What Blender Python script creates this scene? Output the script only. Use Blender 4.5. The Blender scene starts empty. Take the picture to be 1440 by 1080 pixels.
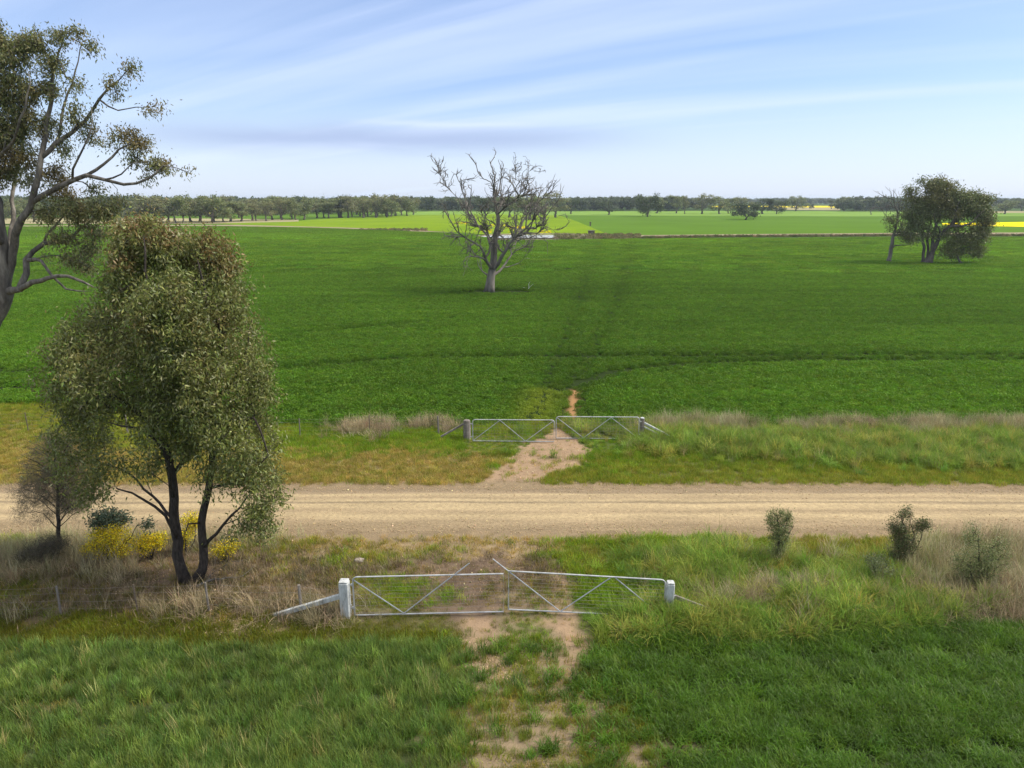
import bpy, math, random
import numpy as np
from mathutils import Vector
random.seed(7); rng = np.random.default_rng(7)
S = bpy.context.scene; COL = S.collection

# ------------------------------------------------------------------ camera
H = 10.7; PITCH = math.atan(0.26); CP, SP = math.cos(PITCH), math.sin(PITCH)
cam = bpy.data.objects.new('camera', bpy.data.cameras.new('camera')); COL.objects.link(cam)
cam.location = (0, 0, H); cam.rotation_euler = (math.pi/2 - PITCH, 0, 0)
cam.data.sensor_width = 36; cam.data.lens = 25.0; cam.data.clip_start = 0.1; cam.data.clip_end = 30000
S.camera = cam

def ray(px, py):
    u = (px-720)/1000.0; v = (540-py)/1000.0
    return np.array([u, CP+v*SP, -SP+v*CP])
def G(px, py, z=0.0):                       # ground point seen at a photo pixel
    d = ray(px, py); t = (H-z)/-d[2]
    return np.array([d[0]*t, d[1]*t, z])
def P(px, py, Y):                           # point on that sight line at distance Y
    d = ray(px, py); t = Y/d[1]
    return np.array([d[0]*t, Y, H+d[2]*t])
def proj(x, y, z=0.0):
    dz = z-H
    zc = y*CP - dz*SP; yc = y*SP + dz*CP
    zc = np.maximum(zc, 0.1)
    return 720+1000*x/zc, 540-1000*yc/zc

# ------------------------------------------------------------------ noise
def _h(i, j, s):
    n = (i*374761393 + j*668265263 + s*1442695041) & 0xffffffff
    n = ((n ^ (n >> 13))*1274126177) & 0xffffffff
    return ((n ^ (n >> 16)) & 0xffff)/65535.0
def vnoise(x, y, s=0):
    x = np.asarray(x, float); y = np.asarray(y, float)
    i = np.floor(x).astype(np.int64); j = np.floor(y).astype(np.int64)
    f = x-i; g = y-j; f = f*f*(3-2*f); g = g*g*(3-2*g)
    a = _h(i, j, s); b = _h(i+1, j, s); c = _h(i, j+1, s); d = _h(i+1, j+1, s)
    return (a*(1-f)+b*f)*(1-g)+(c*(1-f)+d*f)*g
def fbm(x, y, s=0, o=4):
    r = 0; a = 0.5; t = 0
    for k in range(o):
        r = r + a*vnoise(x*2**k, y*2**k, s+k*17); t += a; a *= 0.55
    return r/t
def sstep(a, b, x):
    t = np.clip((x-a)/(b-a), 0, 1); return t*t*(3-2*t)

# ------------------------------------------------------------------ materials
MATS = {}
def nm(name):
    m = bpy.data.materials.new(name); m.use_nodes = True
    nt = m.node_tree; nt.nodes.clear()
    return m, nt.nodes, nt.links
def N(nodes, t, **kw):
    n = nodes.new(t)
    for k, v in kw.items(): setattr(n, k, v)
    return n
def ramp(nodes, stops):
    r = nodes.new('ShaderNodeValToRGB'); e = r.color_ramp.elements
    while len(e) < len(stops): e.new(0.5)
    for k, (p, c) in enumerate(stops): e[k].position = p; e[k].color = (*c, 1)
    return r
def leafmat(name, attr=None, atype='GEOMETRY', col=(.08,.12,.04), trans=.3, rough=.5, spec=.35):
    m, n, l = nm(name)
    out = N(n, 'ShaderNodeOutputMaterial'); bs = N(n, 'ShaderNodeBsdfPrincipled'); tr = N(n, 'ShaderNodeBsdfTranslucent')
    mx = N(n, 'ShaderNodeMixShader'); mx.inputs[0].default_value = trans
    bs.inputs['Roughness'].default_value = rough; bs.inputs['Specular IOR Level'].default_value = spec
    if attr:
        a = N(n, 'ShaderNodeAttribute'); a.attribute_name = attr; a.attribute_type = atype
        l.new(a.outputs['Color'], bs.inputs['Base Color']); l.new(a.outputs['Color'], tr.inputs['Color'])
    else:
        bs.inputs['Base Color'].default_value = (*col, 1); tr.inputs['Color'].default_value = (*col, 1)
    l.new(bs.outputs[0], mx.inputs[1]); l.new(tr.outputs[0], mx.inputs[2]); l.new(mx.outputs[0], out.inputs[0])
    return m
def surfmat(name, stops, scale=3.0, detail=6, rough=.9, bump=.3, bscale=None, attr=None, spec=.2, vec=(1,1,1), bdist=.05, mix=0.5):
    """noise-ramped colour; with attr the ramp is a multiplier round the vertex albedo"""
    m, n, l = nm(name)
    out = N(n, 'ShaderNodeOutputMaterial'); bs = N(n, 'ShaderNodeBsdfPrincipled')
    bs.inputs['Roughness'].default_value = rough; bs.inputs['Specular IOR Level'].default_value = spec
    tc = N(n, 'ShaderNodeTexCoord'); mp = N(n, 'ShaderNodeMapping'); mp.inputs['Scale'].default_value = vec
    l.new(tc.outputs['Object'], mp.inputs[0])
    no = N(n, 'ShaderNodeTexNoise'); no.inputs['Scale'].default_value = scale; no.inputs['Detail'].default_value = detail
    no.inputs['Roughness'].default_value = .65
    l.new(mp.outputs[0], no.inputs['Vector'])
    r = ramp(n, stops); l.new(no.outputs[0], r.inputs[0])
    if attr:
        a = N(n, 'ShaderNodeAttribute'); a.attribute_name = attr
        mu = N(n, 'ShaderNodeMix'); mu.data_type = 'RGBA'; mu.blend_type = 'MULTIPLY'; mu.inputs[0].default_value = 1
        l.new(a.outputs['Color'], mu.inputs[6]); l.new(r.outputs[0], mu.inputs[7]); l.new(mu.outputs[2], bs.inputs['Base Color'])
    else: l.new(r.outputs[0], bs.inputs['Base Color'])
    if bump:
        nb = N(n, 'ShaderNodeTexNoise'); nb.inputs['Scale'].default_value = bscale or scale*4; nb.inputs['Detail'].default_value = 5
        l.new(mp.outputs[0], nb.inputs['Vector'])
        b = N(n, 'ShaderNodeBump'); b.inputs['Strength'].default_value = bump; b.inputs['Distance'].default_value = bdist
        l.new(nb.outputs[0], b.inputs['Height']); l.new(b.outputs[0], bs.inputs['Normal'])
    l.new(bs.outputs[0], out.inputs[0])
    return m

M_grass = leafmat('grass_blades', 'tint', 'INSTANCER', trans=.4, rough=.6, spec=.18)
M_crop = leafmat('crop_blades', 'tint', 'INSTANCER', trans=.4, rough=.45, spec=.28)
M_dry = leafmat('dry_grass_blades', 'tint', 'INSTANCER', trans=.2, rough=.7, spec=.2)
M_leaf = leafmat('tree_leaves', 'tint', trans=.3, rough=.45, spec=.28)
M_farleaf = leafmat('distant_leaves', 'tint', trans=.35, rough=.6, spec=.2)
M_bark_dark = surfmat('dark_bark', [(.3,(.018,.015,.012)),(.7,(.075,.06,.05))], 14, bump=1.0, bscale=30, vec=(1,1,.25))
M_bark_gum = surfmat('gum_bark', [(.3,(.05,.044,.036)),(.5,(.12,.107,.09)),(.72,(.27,.245,.205))], 3.5, bump=.6, bscale=14, vec=(1,1,.2))
M_bark_dead = surfmat('dead_wood', [(.3,(.07,.062,.052)),(.7,(.24,.215,.18))], 2.5, bump=.6, bscale=9, vec=(1,1,.2))
M_bark_mid = surfmat('grey_brown_bark', [(.3,(.04,.034,.028)),(.7,(.15,.13,.11))], 3, bump=.6, bscale=9, vec=(1,1,.2))
M_bark_far = surfmat('distant_bark', [(.3,(.08,.065,.05)),(.7,(.2,.17,.14))], 1.5, bump=0)
M_galv = surfmat('galvanised_steel', [(.3,(.30,.30,.295)),(.5,(.46,.46,.45)),(.7,(.58,.58,.57))], 6, rough=.45, bump=0, spec=.5)
M_galv.node_tree.nodes['Principled BSDF'].inputs['Metallic'].default_value = .35
M_wire = surfmat('fence_wire', [(.3,(.14,.11,.09)),(.7,(.30,.27,.23))], 4, rough=.5, bump=0, spec=.5)
M_white = surfmat('weathered_white_paint', [(.28,(.16,.16,.14)),(.45,(.42,.43,.41)),(.7,(.58,.6,.58))], 7, bump=.4, bscale=25, vec=(1,1,.35))
M_post = surfmat('weathered_timber', [(.3,(.10,.085,.07)),(.7,(.30,.265,.225))], 6, bump=.8, bscale=22, vec=(1,1,.2))
M_rust = surfmat('rusty_steel', [(.3,(.10,.075,.055)),(.7,(.2,.16,.12))], 9, bump=.2)
M_rock = surfmat('pale_stone', [(.3,(.22,.18,.14)),(.7,(.45,.39,.31))], 5, bump=.4)

# ------------------------------------------------------------------ object helpers
def tag(o, label=None, cat=None, group=None, kind=None):
    if label: o['label'] = label
    if cat: o['category'] = cat
    if group: o['group'] = group
    if kind: o['kind'] = kind
    return o
def empty(name, loc):
    o = bpy.data.objects.new(name, None); COL.objects.link(o); o.location = tuple(loc); o.empty_display_size = .3
    return o
def meshobj(name, V, F, mat, parent=None, origin=(0,0,0), smooth=False, tint=None, link=True):
    """F: (n,3|4) array or list of tuples. tint: per-face rgb"""
    V = np.asarray(V, np.float32) - np.asarray(origin, np.float32)
    me = bpy.data.meshes.new(name)
    if isinstance(F, np.ndarray):
        k = F.shape[1]; nf = len(F)
        me.vertices.add(len(V)); me.vertices.foreach_set('co', V.ravel())
        me.loops.add(nf*k); me.loops.foreach_set('vertex_index', F.astype(np.int32).ravel())
        me.polygons.add(nf); me.polygons.foreach_set('loop_start', np.arange(0, nf*k, k, dtype=np.int32))
        me.update(calc_edges=True)
    else:
        me.from_pydata([tuple(v) for v in V], [], F); me.update()
    me.validate()
    if smooth: me.polygons.foreach_set('use_smooth', np.ones(len(me.polygons), bool))
    if tint is not None:
        a = me.attributes.new('tint', 'FLOAT_COLOR', 'FACE')
        c = np.ones((len(tint), 4), np.float32); c[:, :3] = tint
        a.data.foreach_set('color', c.ravel())
    me.materials.append(mat)
    o = bpy.data.objects.new(name, me)
    if link: COL.objects.link(o)
    if parent is not None: o.parent = parent
    elif link: o.location = tuple(origin)
    return o

class MB:
    """collects tubes and boxes into one mesh"""
    def __init__(s): s.v = []; s.f = []
    def tube(s, pts, r, n=8, caps=True):
        pts = [Vector(tuple(p)) for p in pts]
        rs = r if hasattr(r, '__len__') else [r]*len(pts)
        t0 = (pts[1]-pts[0]).normalized()
        up = Vector((0,0,1)) if abs(t0.z) < .9 else Vector((0,1,0))
        a = t0.cross(up).normalized(); b0 = len(s.v)
        for i, p in enumerate(pts):
            if i == 0: t = pts[1]-pts[0]
            elif i == len(pts)-1: t = pts[-1]-pts[-2]
            else: t = (pts[i+1]-pts[i-1])
            t = t.normalized() if t.length > 1e-9 else t0
            a = (a - t*a.dot(t)); a = a.normalized() if a.length > 1e-6 else t.orthogonal().normalized()
            b = t.cross(a)
            for k in range(n):
                th = 2*math.pi*k/n
                s.v.append(p + (a*math.cos(th)+b*math.sin(th))*rs[i])
        for i in range(len(pts)-1):
            for k in range(n):
                q = b0+i*n; s.f.append((q+k, q+(k+1)%n, q+n+(k+1)%n, q+n+k))
        if caps and n > 2:
            s.f.append(tuple(b0+k for k in reversed(range(n))))
            s.f.append(tuple(b0+(len(pts)-1)*n+k for k in range(n)))
    def beam(s, p, q, w, h, bev=.01):
        """rectangular bar with chamfered long edges from p to q"""
        p = Vector(tuple(p)); q = Vector(tuple(q)); t = (q-p).normalized()
        up = Vector((0,0,1)) if abs(t.z) < .95 else Vector((0,1,0))
        a = t.cross(up).normalized(); b = a.cross(t).normalized()
        w, h = w/2, h/2
        prof = [(w-bev,-h),(w,-h+bev),(w,h-bev),(w-bev,h),(-w+bev,h),(-w,h-bev),(-w,-h+bev),(-w+bev,-h)]
        b0 = len(s.v); L = (q-p).length; bb = min(bev, L/4)
        for tt, sc in ((0, .9), (bb, 1), (L-bb, 1), (L, .9)):
            for x, y in prof: s.v.append(p + t*tt + a*x*sc + b*y*sc)
        for i in range(3):
            for k in range(8):
                q0 = b0+i*8; s.f.append((q0+k, q0+(k+1)%8, q0+8+(k+1)%8, q0+8+k))
        s.f.append(tuple(b0+k for k in reversed(range(8)))); s.f.append(tuple(b0+24+k for k in range(8)))
    def build(s, name, mat, parent=None, origin=(0,0,0), smooth=False):
        return meshobj(name, [tuple(v) for v in s.v], s.f, mat, parent, origin, smooth)

# ------------------------------------------------------------------ trees
def unit(v):
    n = np.linalg.norm(v, axis=-1, keepdims=True); return v/np.maximum(n, 1e-9)
class Tree:
    def __init__(s, base, seed=1):
        s.r = np.random.default_rng(seed); s.p = []; s.par = []; s.hr = []; s.tips = []
        s.base = np.array(base, float)
    def limb(s, pts, r0, r1, step=.3, jit=.06, at=None):
        """hand placed limb: polyline smoothed; starts at the nearest existing node"""
        pts = [np.array(p, float) for p in pts]
        if s.p:
            A = np.array(s.p); k = int(np.argmin(np.linalg.norm(A-pts[0], axis=1))); pts[0] = A[k]; par = k
        else: par = -1
        Q = [pts[0]]
        ext = [2*pts[0]-pts[1]]+pts+[2*pts[-1]-pts[-2]]
        for i in range(1, len(ext)-2):
            a, b, c, d = ext[i-1:i+3]; n = max(1, int(np.linalg.norm(c-b)/step))
            for j in range(1, n+1):
                t = j/n
                Q.append(.5*((2*b)+(c-a)*t+(2*a-5*b+4*c-d)*t*t+(3*b-3*c+d-a)*t**3))
        n = len(Q); off = np.zeros(3)
        for i, q in enumerate(Q):
            if i == 0 and par >= 0: continue
            w = i/max(1, n-1)
            off = off*.7 + s.r.normal(0, jit, 3)*(1 if i else 0)
            s.p.append(q+off); s.par.append(par); s.hr.append(r0+(r1-r0)*w); par = len(s.p)-1
        s.tips.append(par)
        return par
    def reach(s, targets, step=.3, jit=.05, tip=.012, minh=0, up=.15, back=1.5):
        """branches from the skeleton out to every crown target"""
        T = np.asarray(targets)
        order = np.argsort(np.min(np.linalg.norm(T[:,None]-np.array(s.p)[None, ::3], axis=2), axis=1)) if len(T) else []
        s.ends = []
        for ti in order:
            t = T[ti]; A = np.array(s.p); d = t-A; L = np.linalg.norm(d, axis=1)
            par = np.array(s.par); pd = A - A[np.maximum(par, 0)]; pd = unit(pd)
            cosv = np.sum(unit(d)*pd, axis=1)
            cost = L*(1+back*np.clip(.35-cosv, 0, 2)) + np.where(A[:,2] < minh, 99, 0)
            k = int(np.argmin(cost)); dist = L[k]; n = max(2, int(dist/step))
            d0 = unit(pd[k]*.8+unit(d[k])+np.array([0,0,up])); c = A[k]+d0*dist*.45
            cur = k; off = np.zeros(3)
            for j in range(1, n+1):
                w = j/n; q = (1-w)**2*A[k]+2*w*(1-w)*c+w*w*t
                off = off*.6+s.r.normal(0, jit, 3)
                s.p.append(q+off*(1 if j < n else .3)); s.par.append(cur); s.hr.append(0); cur = len(s.p)-1
            s.ends.append(cur)
        s.tipr = tip
    def twigs(s, count, lmin, lmax, step=.3, jit=.05, zmin=0, spread=.9, up=.25, frm=0):
        for _ in range(count):
            k = int(s.r.integers(frm, len(s.p)))
            if s.p[k][2] < zmin or s.par[k] < 0: continue
            pd = unit(s.p[k]-s.p[s.par[k]]); L = s.r.uniform(lmin, lmax)
            d = unit(pd+s.r.normal(0, spread, 3)+np.array([0,0,up])); cur = k; q = s.p[k].copy()
            for j in range(max(2, int(L/step))):
                d = unit(d+s.r.normal(0, .15, 3)+np.array([0,0,up*.3])); q = q+d*step
                s.p.append(q.copy()); s.par.append(cur); s.hr.append(0); cur = len(s.p)-1
    def radii(s, tip, power=2.4):
        n = len(s.p); acc = np.zeros(n); r = np.zeros(n)
        for i in range(n-1, -1, -1):
            r[i] = max((acc[i])**(1/power) if acc[i] > 0 else tip, s.hr[i], tip)
            if s.par[i] >= 0: acc[s.par[i]] += r[i]**power
        cap = np.array([h if h > 0 else 9 for h in s.hr]); r = np.minimum(r, np.where(cap < 9, cap*1.15, 9))
        for i in range(n):
            if s.par[i] >= 0: r[i] = min(r[i], r[s.par[i]])
        s.rad = r
    def wood(s, name, mat, parent, origin, nmax=9, flare=1.5, minr=0.0, flareh=.5):
        kids = [[] for _ in s.p]
        for i, p in enumerate(s.par):
            if p >= 0: kids[p].append(i)
        mb = MB(); P3 = s.p; rad = s.rad; st = [(i, None) for i, p in enumerate(s.par) if p < 0]
        while st:
            i, frm = st.pop(); chain = [] if frm is None else [frm]; rs = [] if frm is None else [min(rad[frm]*.75, rad[i]*1.1)]
            c = i
            while True:
                chain.append(c); rs.append(rad[c])
                ks = sorted(kids[c], key=lambda q: -rad[q])
                for q in ks[1:]: st.append((q, c))
                if not ks: break
                c = ks[0]
            if rs[0] < minr and frm is not None: continue
            if len(chain) < 2: continue
            rs[-1] *= .4
            if frm is None:
                z0 = P3[chain[0]][2]
                rs = [r*(1+(flare-1)*max(0, 1-(P3[q][2]-z0)/flareh)) for r, q in zip(rs, chain)]
            m = max(rs); nn = nmax if m > .06 else (6 if m > .025 else 4)
            mb.tube([P3[q] for q in chain], rs, nn, caps=True)
        return mb.build(name, mat, parent, origin, smooth=True)
def scatter_blobs(r, blobs, n, hollow=.0):
    """blobs: (centre, radii, weight)"""
    w = np.array([b[2] for b in blobs], float); w /= w.sum()
    k = r.choice(len(blobs), n, p=w); d = unit(r.normal(size=(n, 3))); u = (hollow+(1-hollow)*r.random(n))**(1/2.2)
    C = np.array([b[0] for b in blobs])[k]; R = np.array([b[1] for b in blobs])[k]
    return C + d*u[:,None]*R
def leaves(r, centers, n, sig, L, W, colf, hang=.6, fold=0):
    """n diamond leaves about centres; returns V,F,tint"""
    k = r.integers(0, len(centers), n)
    pos = centers[k] + r.normal(0, 1, (n, 3))*np.asarray(sig)
    d = unit(r.normal(size=(n, 3))*np.array([1,1,.8])+np.array([0,0,-hang*1.5])); sd = unit(np.cross(d, r.normal(size=(n, 3))))
    l = (L*r.uniform(.6, 1.3, n))[:,None]; w = (W*r.uniform(.7, 1.3, n))[:,None]
    V = np.empty((n, 4, 3)); V[:,0] = pos; V[:,1] = pos+d*l*.45+sd*w; V[:,2] = pos+d*l; V[:,3] = pos+d*l*.45-sd*w
    F = np.arange(n*4).reshape(n, 4)
    return V.reshape(-1, 3), F, colf(pos, k)
def mixc(r, n, cols, w=None, var=.25):
    cols = np.array(cols); k = r.choice(len(cols), n, p=w)
    return np.clip(cols[k]*np.exp(r.normal(0, var, (n, 1)))*(1+r.normal(0, .06, (n, 3))), .003, .9)

# ------------------------------------------------------------------ ground layout
def poly_mask(px, py, poly):
    poly = np.array(poly, float); inside = np.zeros(px.shape, bool); j = len(poly)-1
    for i in range(len(poly)):
        xi, yi = poly[i]; xj, yj = poly[j]
        if yi != yj:
            c = ((yi > py) != (yj > py)) & (px < (xj-xi)*(py-yi)/(yj-yi)+xi)
            inside ^= c
        j = i
    return inside
def seg_dist(x, y, pts):
    d = np.full(np.shape(x), 1e9)
    for (ax, ay), (bx, by) in zip(pts[:-1], pts[1:]):
        vx, vy = bx-ax, by-ay; t = np.clip(((x-ax)*vx+(y-ay)*vy)/(vx*vx+vy*vy+1e-9), 0, 1)
        d = np.minimum(d, np.hypot(x-ax-t*vx, y-ay-t*vy))
    return d
def gpts(L): return [tuple(G(a, b)[:2]) for a, b in L]

ROAD_N, ROAD_F = G(720, 752)[1], G(720, 683)[1]
def cropedge(x):                       # near edge of the big paddock crop
    return 33.0 + sstep(-9, -27, x)*4.0 + (fbm(x*.35, x*0+3, 5)-.5)*.7
def nearedge(x, y):                    # far edge of the near crops (y below this = crop)
    px, _ = proj(x, y)
    yl = G(300, 908)[1]; yr = G(1100, 903)[1]; yrr = G(1400, 884)[1]
    e = np.where(px < 700, yl, yr + sstep(1100, 1400, px)*(yrr-yr))
    return e + (fbm(x*.5, y*.5, 9)-.5)*.9

# types: name -> (soil colour, tufts per m2, tint list, height, tuft set)
TYPES = ['dirt','gold','lush','moss','tan','arch','litter','wheat','dense','rows','straw','grey','mid','floor']
TI = {t:i for i, t in enumerate(TYPES)}
SOIL = np.array([(.29,.20,.125),(.23,.18,.08),(.075,.10,.025),(.085,.08,.03),(.16,.135,.07),(.06,.075,.025),(.15,.11,.07),
                 (.07,.085,.035),(.03,.045,.015),(.24,.18,.115),(.28,.21,.125),(.12,.10,.065),(.12,.12,.04),(.12,.085,.06)])
# stamps: type, px, py, sx, sy, weight      (all in photo pixels, placed on the ground)
ST = [
 # far verge, left of the track
 ('gold',430,655,90,22,1.3),('gold',560,655,110,20,1.3),('mid',480,668,60,8,.8),('lush',560,622,110,10,1.4),('lush',460,632,60,9,1.1),('lush',640,640,18,9,1.5),
 ('mid',640,625,60,9,1.2),('gold',660,650,30,15,1),('mid',700,640,22,14,1),('lush',705,628,40,6,1.3),('straw',420,625,60,8,.8),
 ('gold',20,620,80,30,1),('mid',60,600,90,18,1.1),('gold',0,660,140,15,.9),('gold',200,655,120,20,1.1),('mid',260,620,120,15,1.1),('straw',0,590,60,10,.9),
 ('grey',520,608,30,6,2.4),('grey',612,604,20,3,1.2),('lush',575,612,14,6,1.2),('lush',440,612,25,8,1.4),('mid',100,580,170,9,2.0),
 # far verge, right
 ('lush',860,635,40,10,1.5),('mid',860,662,60,14,1.2),('lush',840,660,25,10,1.1),('mid',950,665,120,13,1.4),('lush',1000,645,150,12,1.25),('arch',930,615,50,9,1.2),
 ('mid',1150,665,200,12,1.3),('lush',1150,655,120,6,.9),('arch',1080,632,160,12,1.3),('mid',1350,668,150,10,1.3),('arch',1330,640,160,12,1.2),
 ('tan',950,601,22,6,1.6),('tan',1020,603,28,5,1.5),('mid',1080,606,20,8,1.2),('tan',1140,603,30,5,1.2),('grey',1215,606,26,6,1.5),('mid',1260,606,16,8,1.2),('tan',1300,602,30,5,1.3),('tan',1400,603,40,6,1.1),('arch',1180,618,200,6,1.0),('straw',1420,640,60,12,.7),
 ('gold',1000,650,60,8,.6),('arch',1180,640,60,10,.8),
 # near verge, left part under the trees
 ('tan',60,795,70,20,1.5),('grey',40,818,80,14,1.2),('grey',120,805,40,15,1.2),('litter',220,840,120,25,2.2),('moss',30,842,60,12,1.6),('litter',130,845,60,14,1.6),('floor',330,815,90,22,1.5),('floor',200,805,60,18,1.1),
 ('grey',350,860,70,6,.9),('litter',400,805,70,20,1.5),('litter',390,840,60,20,1.7),('straw',440,775,70,14,1.3),('mid',400,765,60,8,.7),('gold',480,765,80,8,1),
 ('arch',320,795,10,6,.0),('mid',380,790,30,8,.9),('lush',470,788,14,8,1.3),('mid',530,785,60,8,.9),('straw',570,770,60,12,1.2),('litter',450,815,50,18,1.1),
 ('grey',470,865,40,12,1.2),('grey',200,864,150,4,1.3),('litter',60,850,100,12,1.1),('mid',40,760,60,8,1.1),('mid',20,850,60,8,.9),('tan',310,762,60,8,.9),
 # centre between road and gate
 ('straw',640,765,60,10,1.2),('floor',650,790,60,16,1.5),('floor',655,835,55,32,2.4),('litter',740,790,35,14,1.4),('mid',610,775,30,8,.9),('litter',720,830,60,20,1),
 ('dirt',775,830,14,30,1.3),('dirt',600,800,30,8,.9),('straw',770,765,40,8,1.1),('mid',745,830,22,14,.8),
 ('lush',590,835,40,14,1.7),('mid',535,820,40,10,1.3),('mid',540,845,45,12,1.6),('litter',545,800,50,7,1.2),
 ('litter',550,880,30,8,.6),
 # near verge right
 ('mid',830,790,28,20,1.3),('lush',835,775,40,12,1.0),('mid',900,780,60,12,1.3),('lush',900,835,50,22,1.9),('lush',845,845,25,25,1.6),('lush',1000,765,60,8,1.3),('arch',960,800,50,18,1.2),
 ('lush',950,765,20,10,1),('gold',910,772,30,8,.8),('arch',1010,810,80,20,1.2),('mid',1150,765,90,7,1.3),('gold',1200,762,100,6,.8),('tan',1080,790,22,7,.6),('tan',1140,783,30,6,.6),
 ('arch',1180,815,70,16,1.2),('lush',1060,815,60,10,.6),('tan',1010,775,20,8,.4),('mid',1330,765,80,7,1.0),
 ('tan',1320,800,34,26,1.5),('tan',1430,775,50,35,1.5),('tan',1290,800,22,18,1.0),('grey',1400,852,70,12,1.5),('grey',1330,845,50,9,1.2),('mid',1230,785,30,10,1.0),('mid',1160,790,50,12,1.3),('lush',1150,815,70,10,1.1),
 ('grey',1110,840,48,9,1.8),('grey',1005,850,40,7,1.4),('grey',1205,845,22,7,1.0),('arch',1040,885,130,16,1.6),('arch',1240,870,80,22,1.6),('arch',920,880,40,18,2.2),
 ('arch',880,870,25,14,1.2),('lush',1260,860,50,12,.9),('tan',1130,880,25,12,.9),('grey',1400,885,50,8,1.0),('lush',1380,905,60,6,.7),
 # strip between gate line and near crop
 ('moss',60,888,110,14,2.0),('moss',250,888,100,14,1.8),('moss',420,890,60,12,1.3),('mid',500,885,30,8,.7),('moss',560,890,60,14,1.7),('moss',590,905,50,14,1.2),('lush',600,890,30,10,.6),
 ('straw',330,885,35,8,1.6),('dirt',390,885,30,7,.9),('moss',640,915,20,10,.7),
 # wheel tracks inside the near gate
 ('dirt',662,876,24,10,1.8),('dirt',690,940,28,24,2.2),('dirt',660,920,20,10,1.4),('dirt',780,872,12,7,1.6),('dirt',803,930,19,14,2.0),('dirt',812,965,14,30,1.1),('straw',700,1000,30,30,1.1),
 ('dirt',780,1010,25,14,1.2),('dirt',690,1068,22,12,2.2),('dirt',645,905,16,7,1.4),('dirt',686,962,13,22,1.5),('dirt',690,1025,13,26,1.2),('dirt',798,900,13,26,2.4),('dirt',806,962,9,22,1.3),('dirt',790,1025,10,30,1.1),('mid',745,1000,22,60,1.5),('dirt',700,985,18,14,1.0),('dirt',665,900,16,14,1.6),('dirt',800,890,12,20,1.8),('rows',800,1000,30,40,1.3),('rows',740,1000,90,90,2.2),('rows',860,1040,90,50,1.6),('dirt',775,1045,15,25,1.0),('rows',740,980,60,60,1.5),('rows',830,1020,70,50,1.5),('rows',680,1020,40,60,1.2),('lush',745,898,24,18,1.5),
 ('mid',740,870,30,8,.9),('mid',750,960,40,20,1.1),('lush',760,935,25,16,.9),('rows',920,1050,60,40,1.3),('mid',850,900,20,20,.9),('lush',845,920,20,25,1.5),('lush',875,955,26,22,1.3),('mid',900,1000,40,25,1.3),
 ('dirt',400,1012,22,7,1.6),('gold',60,993,70,5,1.2),('gold',180,995,80,5,1.1),('gold',20,1000,50,5,1),
 ('wheat',300,960,330,45,2.0),('wheat',300,1060,330,60,2.2),('wheat',540,960,60,50,1.2),('wheat',-300,1000,300,90,2),('dense',1200,1000,240,75,3),('dense',1000,930,90,14,2),('dense',1500,1000,400,90,3),('dense',1330,910,120,14,1.8),
 ('mid',1000,1040,70,30,1.3),
]
def layout(x, y):
    px, py = proj(x, y)
    wx = (fbm(x*.8, y*.8, 21)-.5); wy = (fbm(x*.8, y*.8, 43)-.5)
    sc = 1000/np.maximum(y*CP+H*SP, 1)*1.0
    qx = px + wx*sc*1.6; qy = py + wy*sc*.9
    W = np.full((len(TYPES),)+np.shape(x), 1e-4)
    near = y < ROAD_N
    W[TI['mid']] += .06
    for (t, a, b, sx, sy, w) in ST:
        W[TI[t]] += w*np.exp(-.5*(((qx-a)/sx)**2+((qy-b)/sy)**2))
    # far verge keeps out of near types and vice versa is guaranteed by distance
    crop = y < nearedge(x, y)
    inL = crop & (px < 640-(py-900)*.18+(wx*90)) ; inR = crop & (px > 860+wx*90+(py-930)*.55)
    W[TI['wheat']] *= np.where(crop, 1, 0); W[TI['dense']] *= np.where(crop, 1, 0)
    for t in ('moss','arch','grey','tan','litter'):
        W[TI[t]] *= np.where(inL | inR, .1, 1)
    for t in ('mid','lush'): W[TI[t]] *= np.where((inL & (px < 590)) | (inR & (px > 900)), .25, 1)
    W[TI['wheat']] += np.where(inL, .5, 0); W[TI['dense']] += np.where(inR, .45*sstep(860, 1000, px), 0)
    # outside the photo: carry on the same bands
    out = sstep(1500, 1600, px)+sstep(-60, -160, px)
    W[TI['tan']] += np.where(near & ~crop, .5*out, 0); W[TI['mid']] += .3*out
    # dirt apron at the far gateway
    ap = poly_mask(px+wx*26+(vnoise(x*6, y*6, 91)-.5)*14, py+wy*10+(vnoise(x*6, y*6, 92)-.5)*8, [(655,690),(668,680),(690,667),(712,652),(728,635),(744,619),(790,600),(802,617),(826,627),(834,636),(828,648),(804,655),(788,664),(768,673),(745,690)])
    W[TI['dirt']] += np.where(ap & (y > 20), 6, 0)
    for i_ in range(len(TYPES)): W[i_] *= np.exp(2.2*(fbm(x*2.7+i_*31, y*2.7, 200+i_, 3)-.5))
    W = W**1.8
    W /= W.sum(axis=0)
    return W, px, py

def height(x, y):
    px, py = proj(x, y)
    h = (fbm(x*.35, y*.35, 3)-.5)*.18 + (fbm(x*1.6, y*1.6, 4)-.5)*.07
    flat = 1-sstep(ROAD_N-2.0, ROAD_N-.6, y)*(1-sstep(ROAD_F+.6, ROAD_F+2.0, y))
    h = h*flat - .012*(1-flat)
    # tree mound and grassy hummocks
    for (a, b, sx, sy, w) in ((250,840,130,22,.18),(1110,848,60,14,.22),(1230,868,70,16,.2),(920,875,35,14,.2),(1000,880,60,14,.15),(1390,855,70,16,.2),(60,810,80,20,.2),(1050,625,120,10,.15)):
        h = h + w*np.exp(-.5*(((px-a)/sx)**2+((py-b)/sy)**2))
    return h*sstep(60, 34.5, y)

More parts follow.
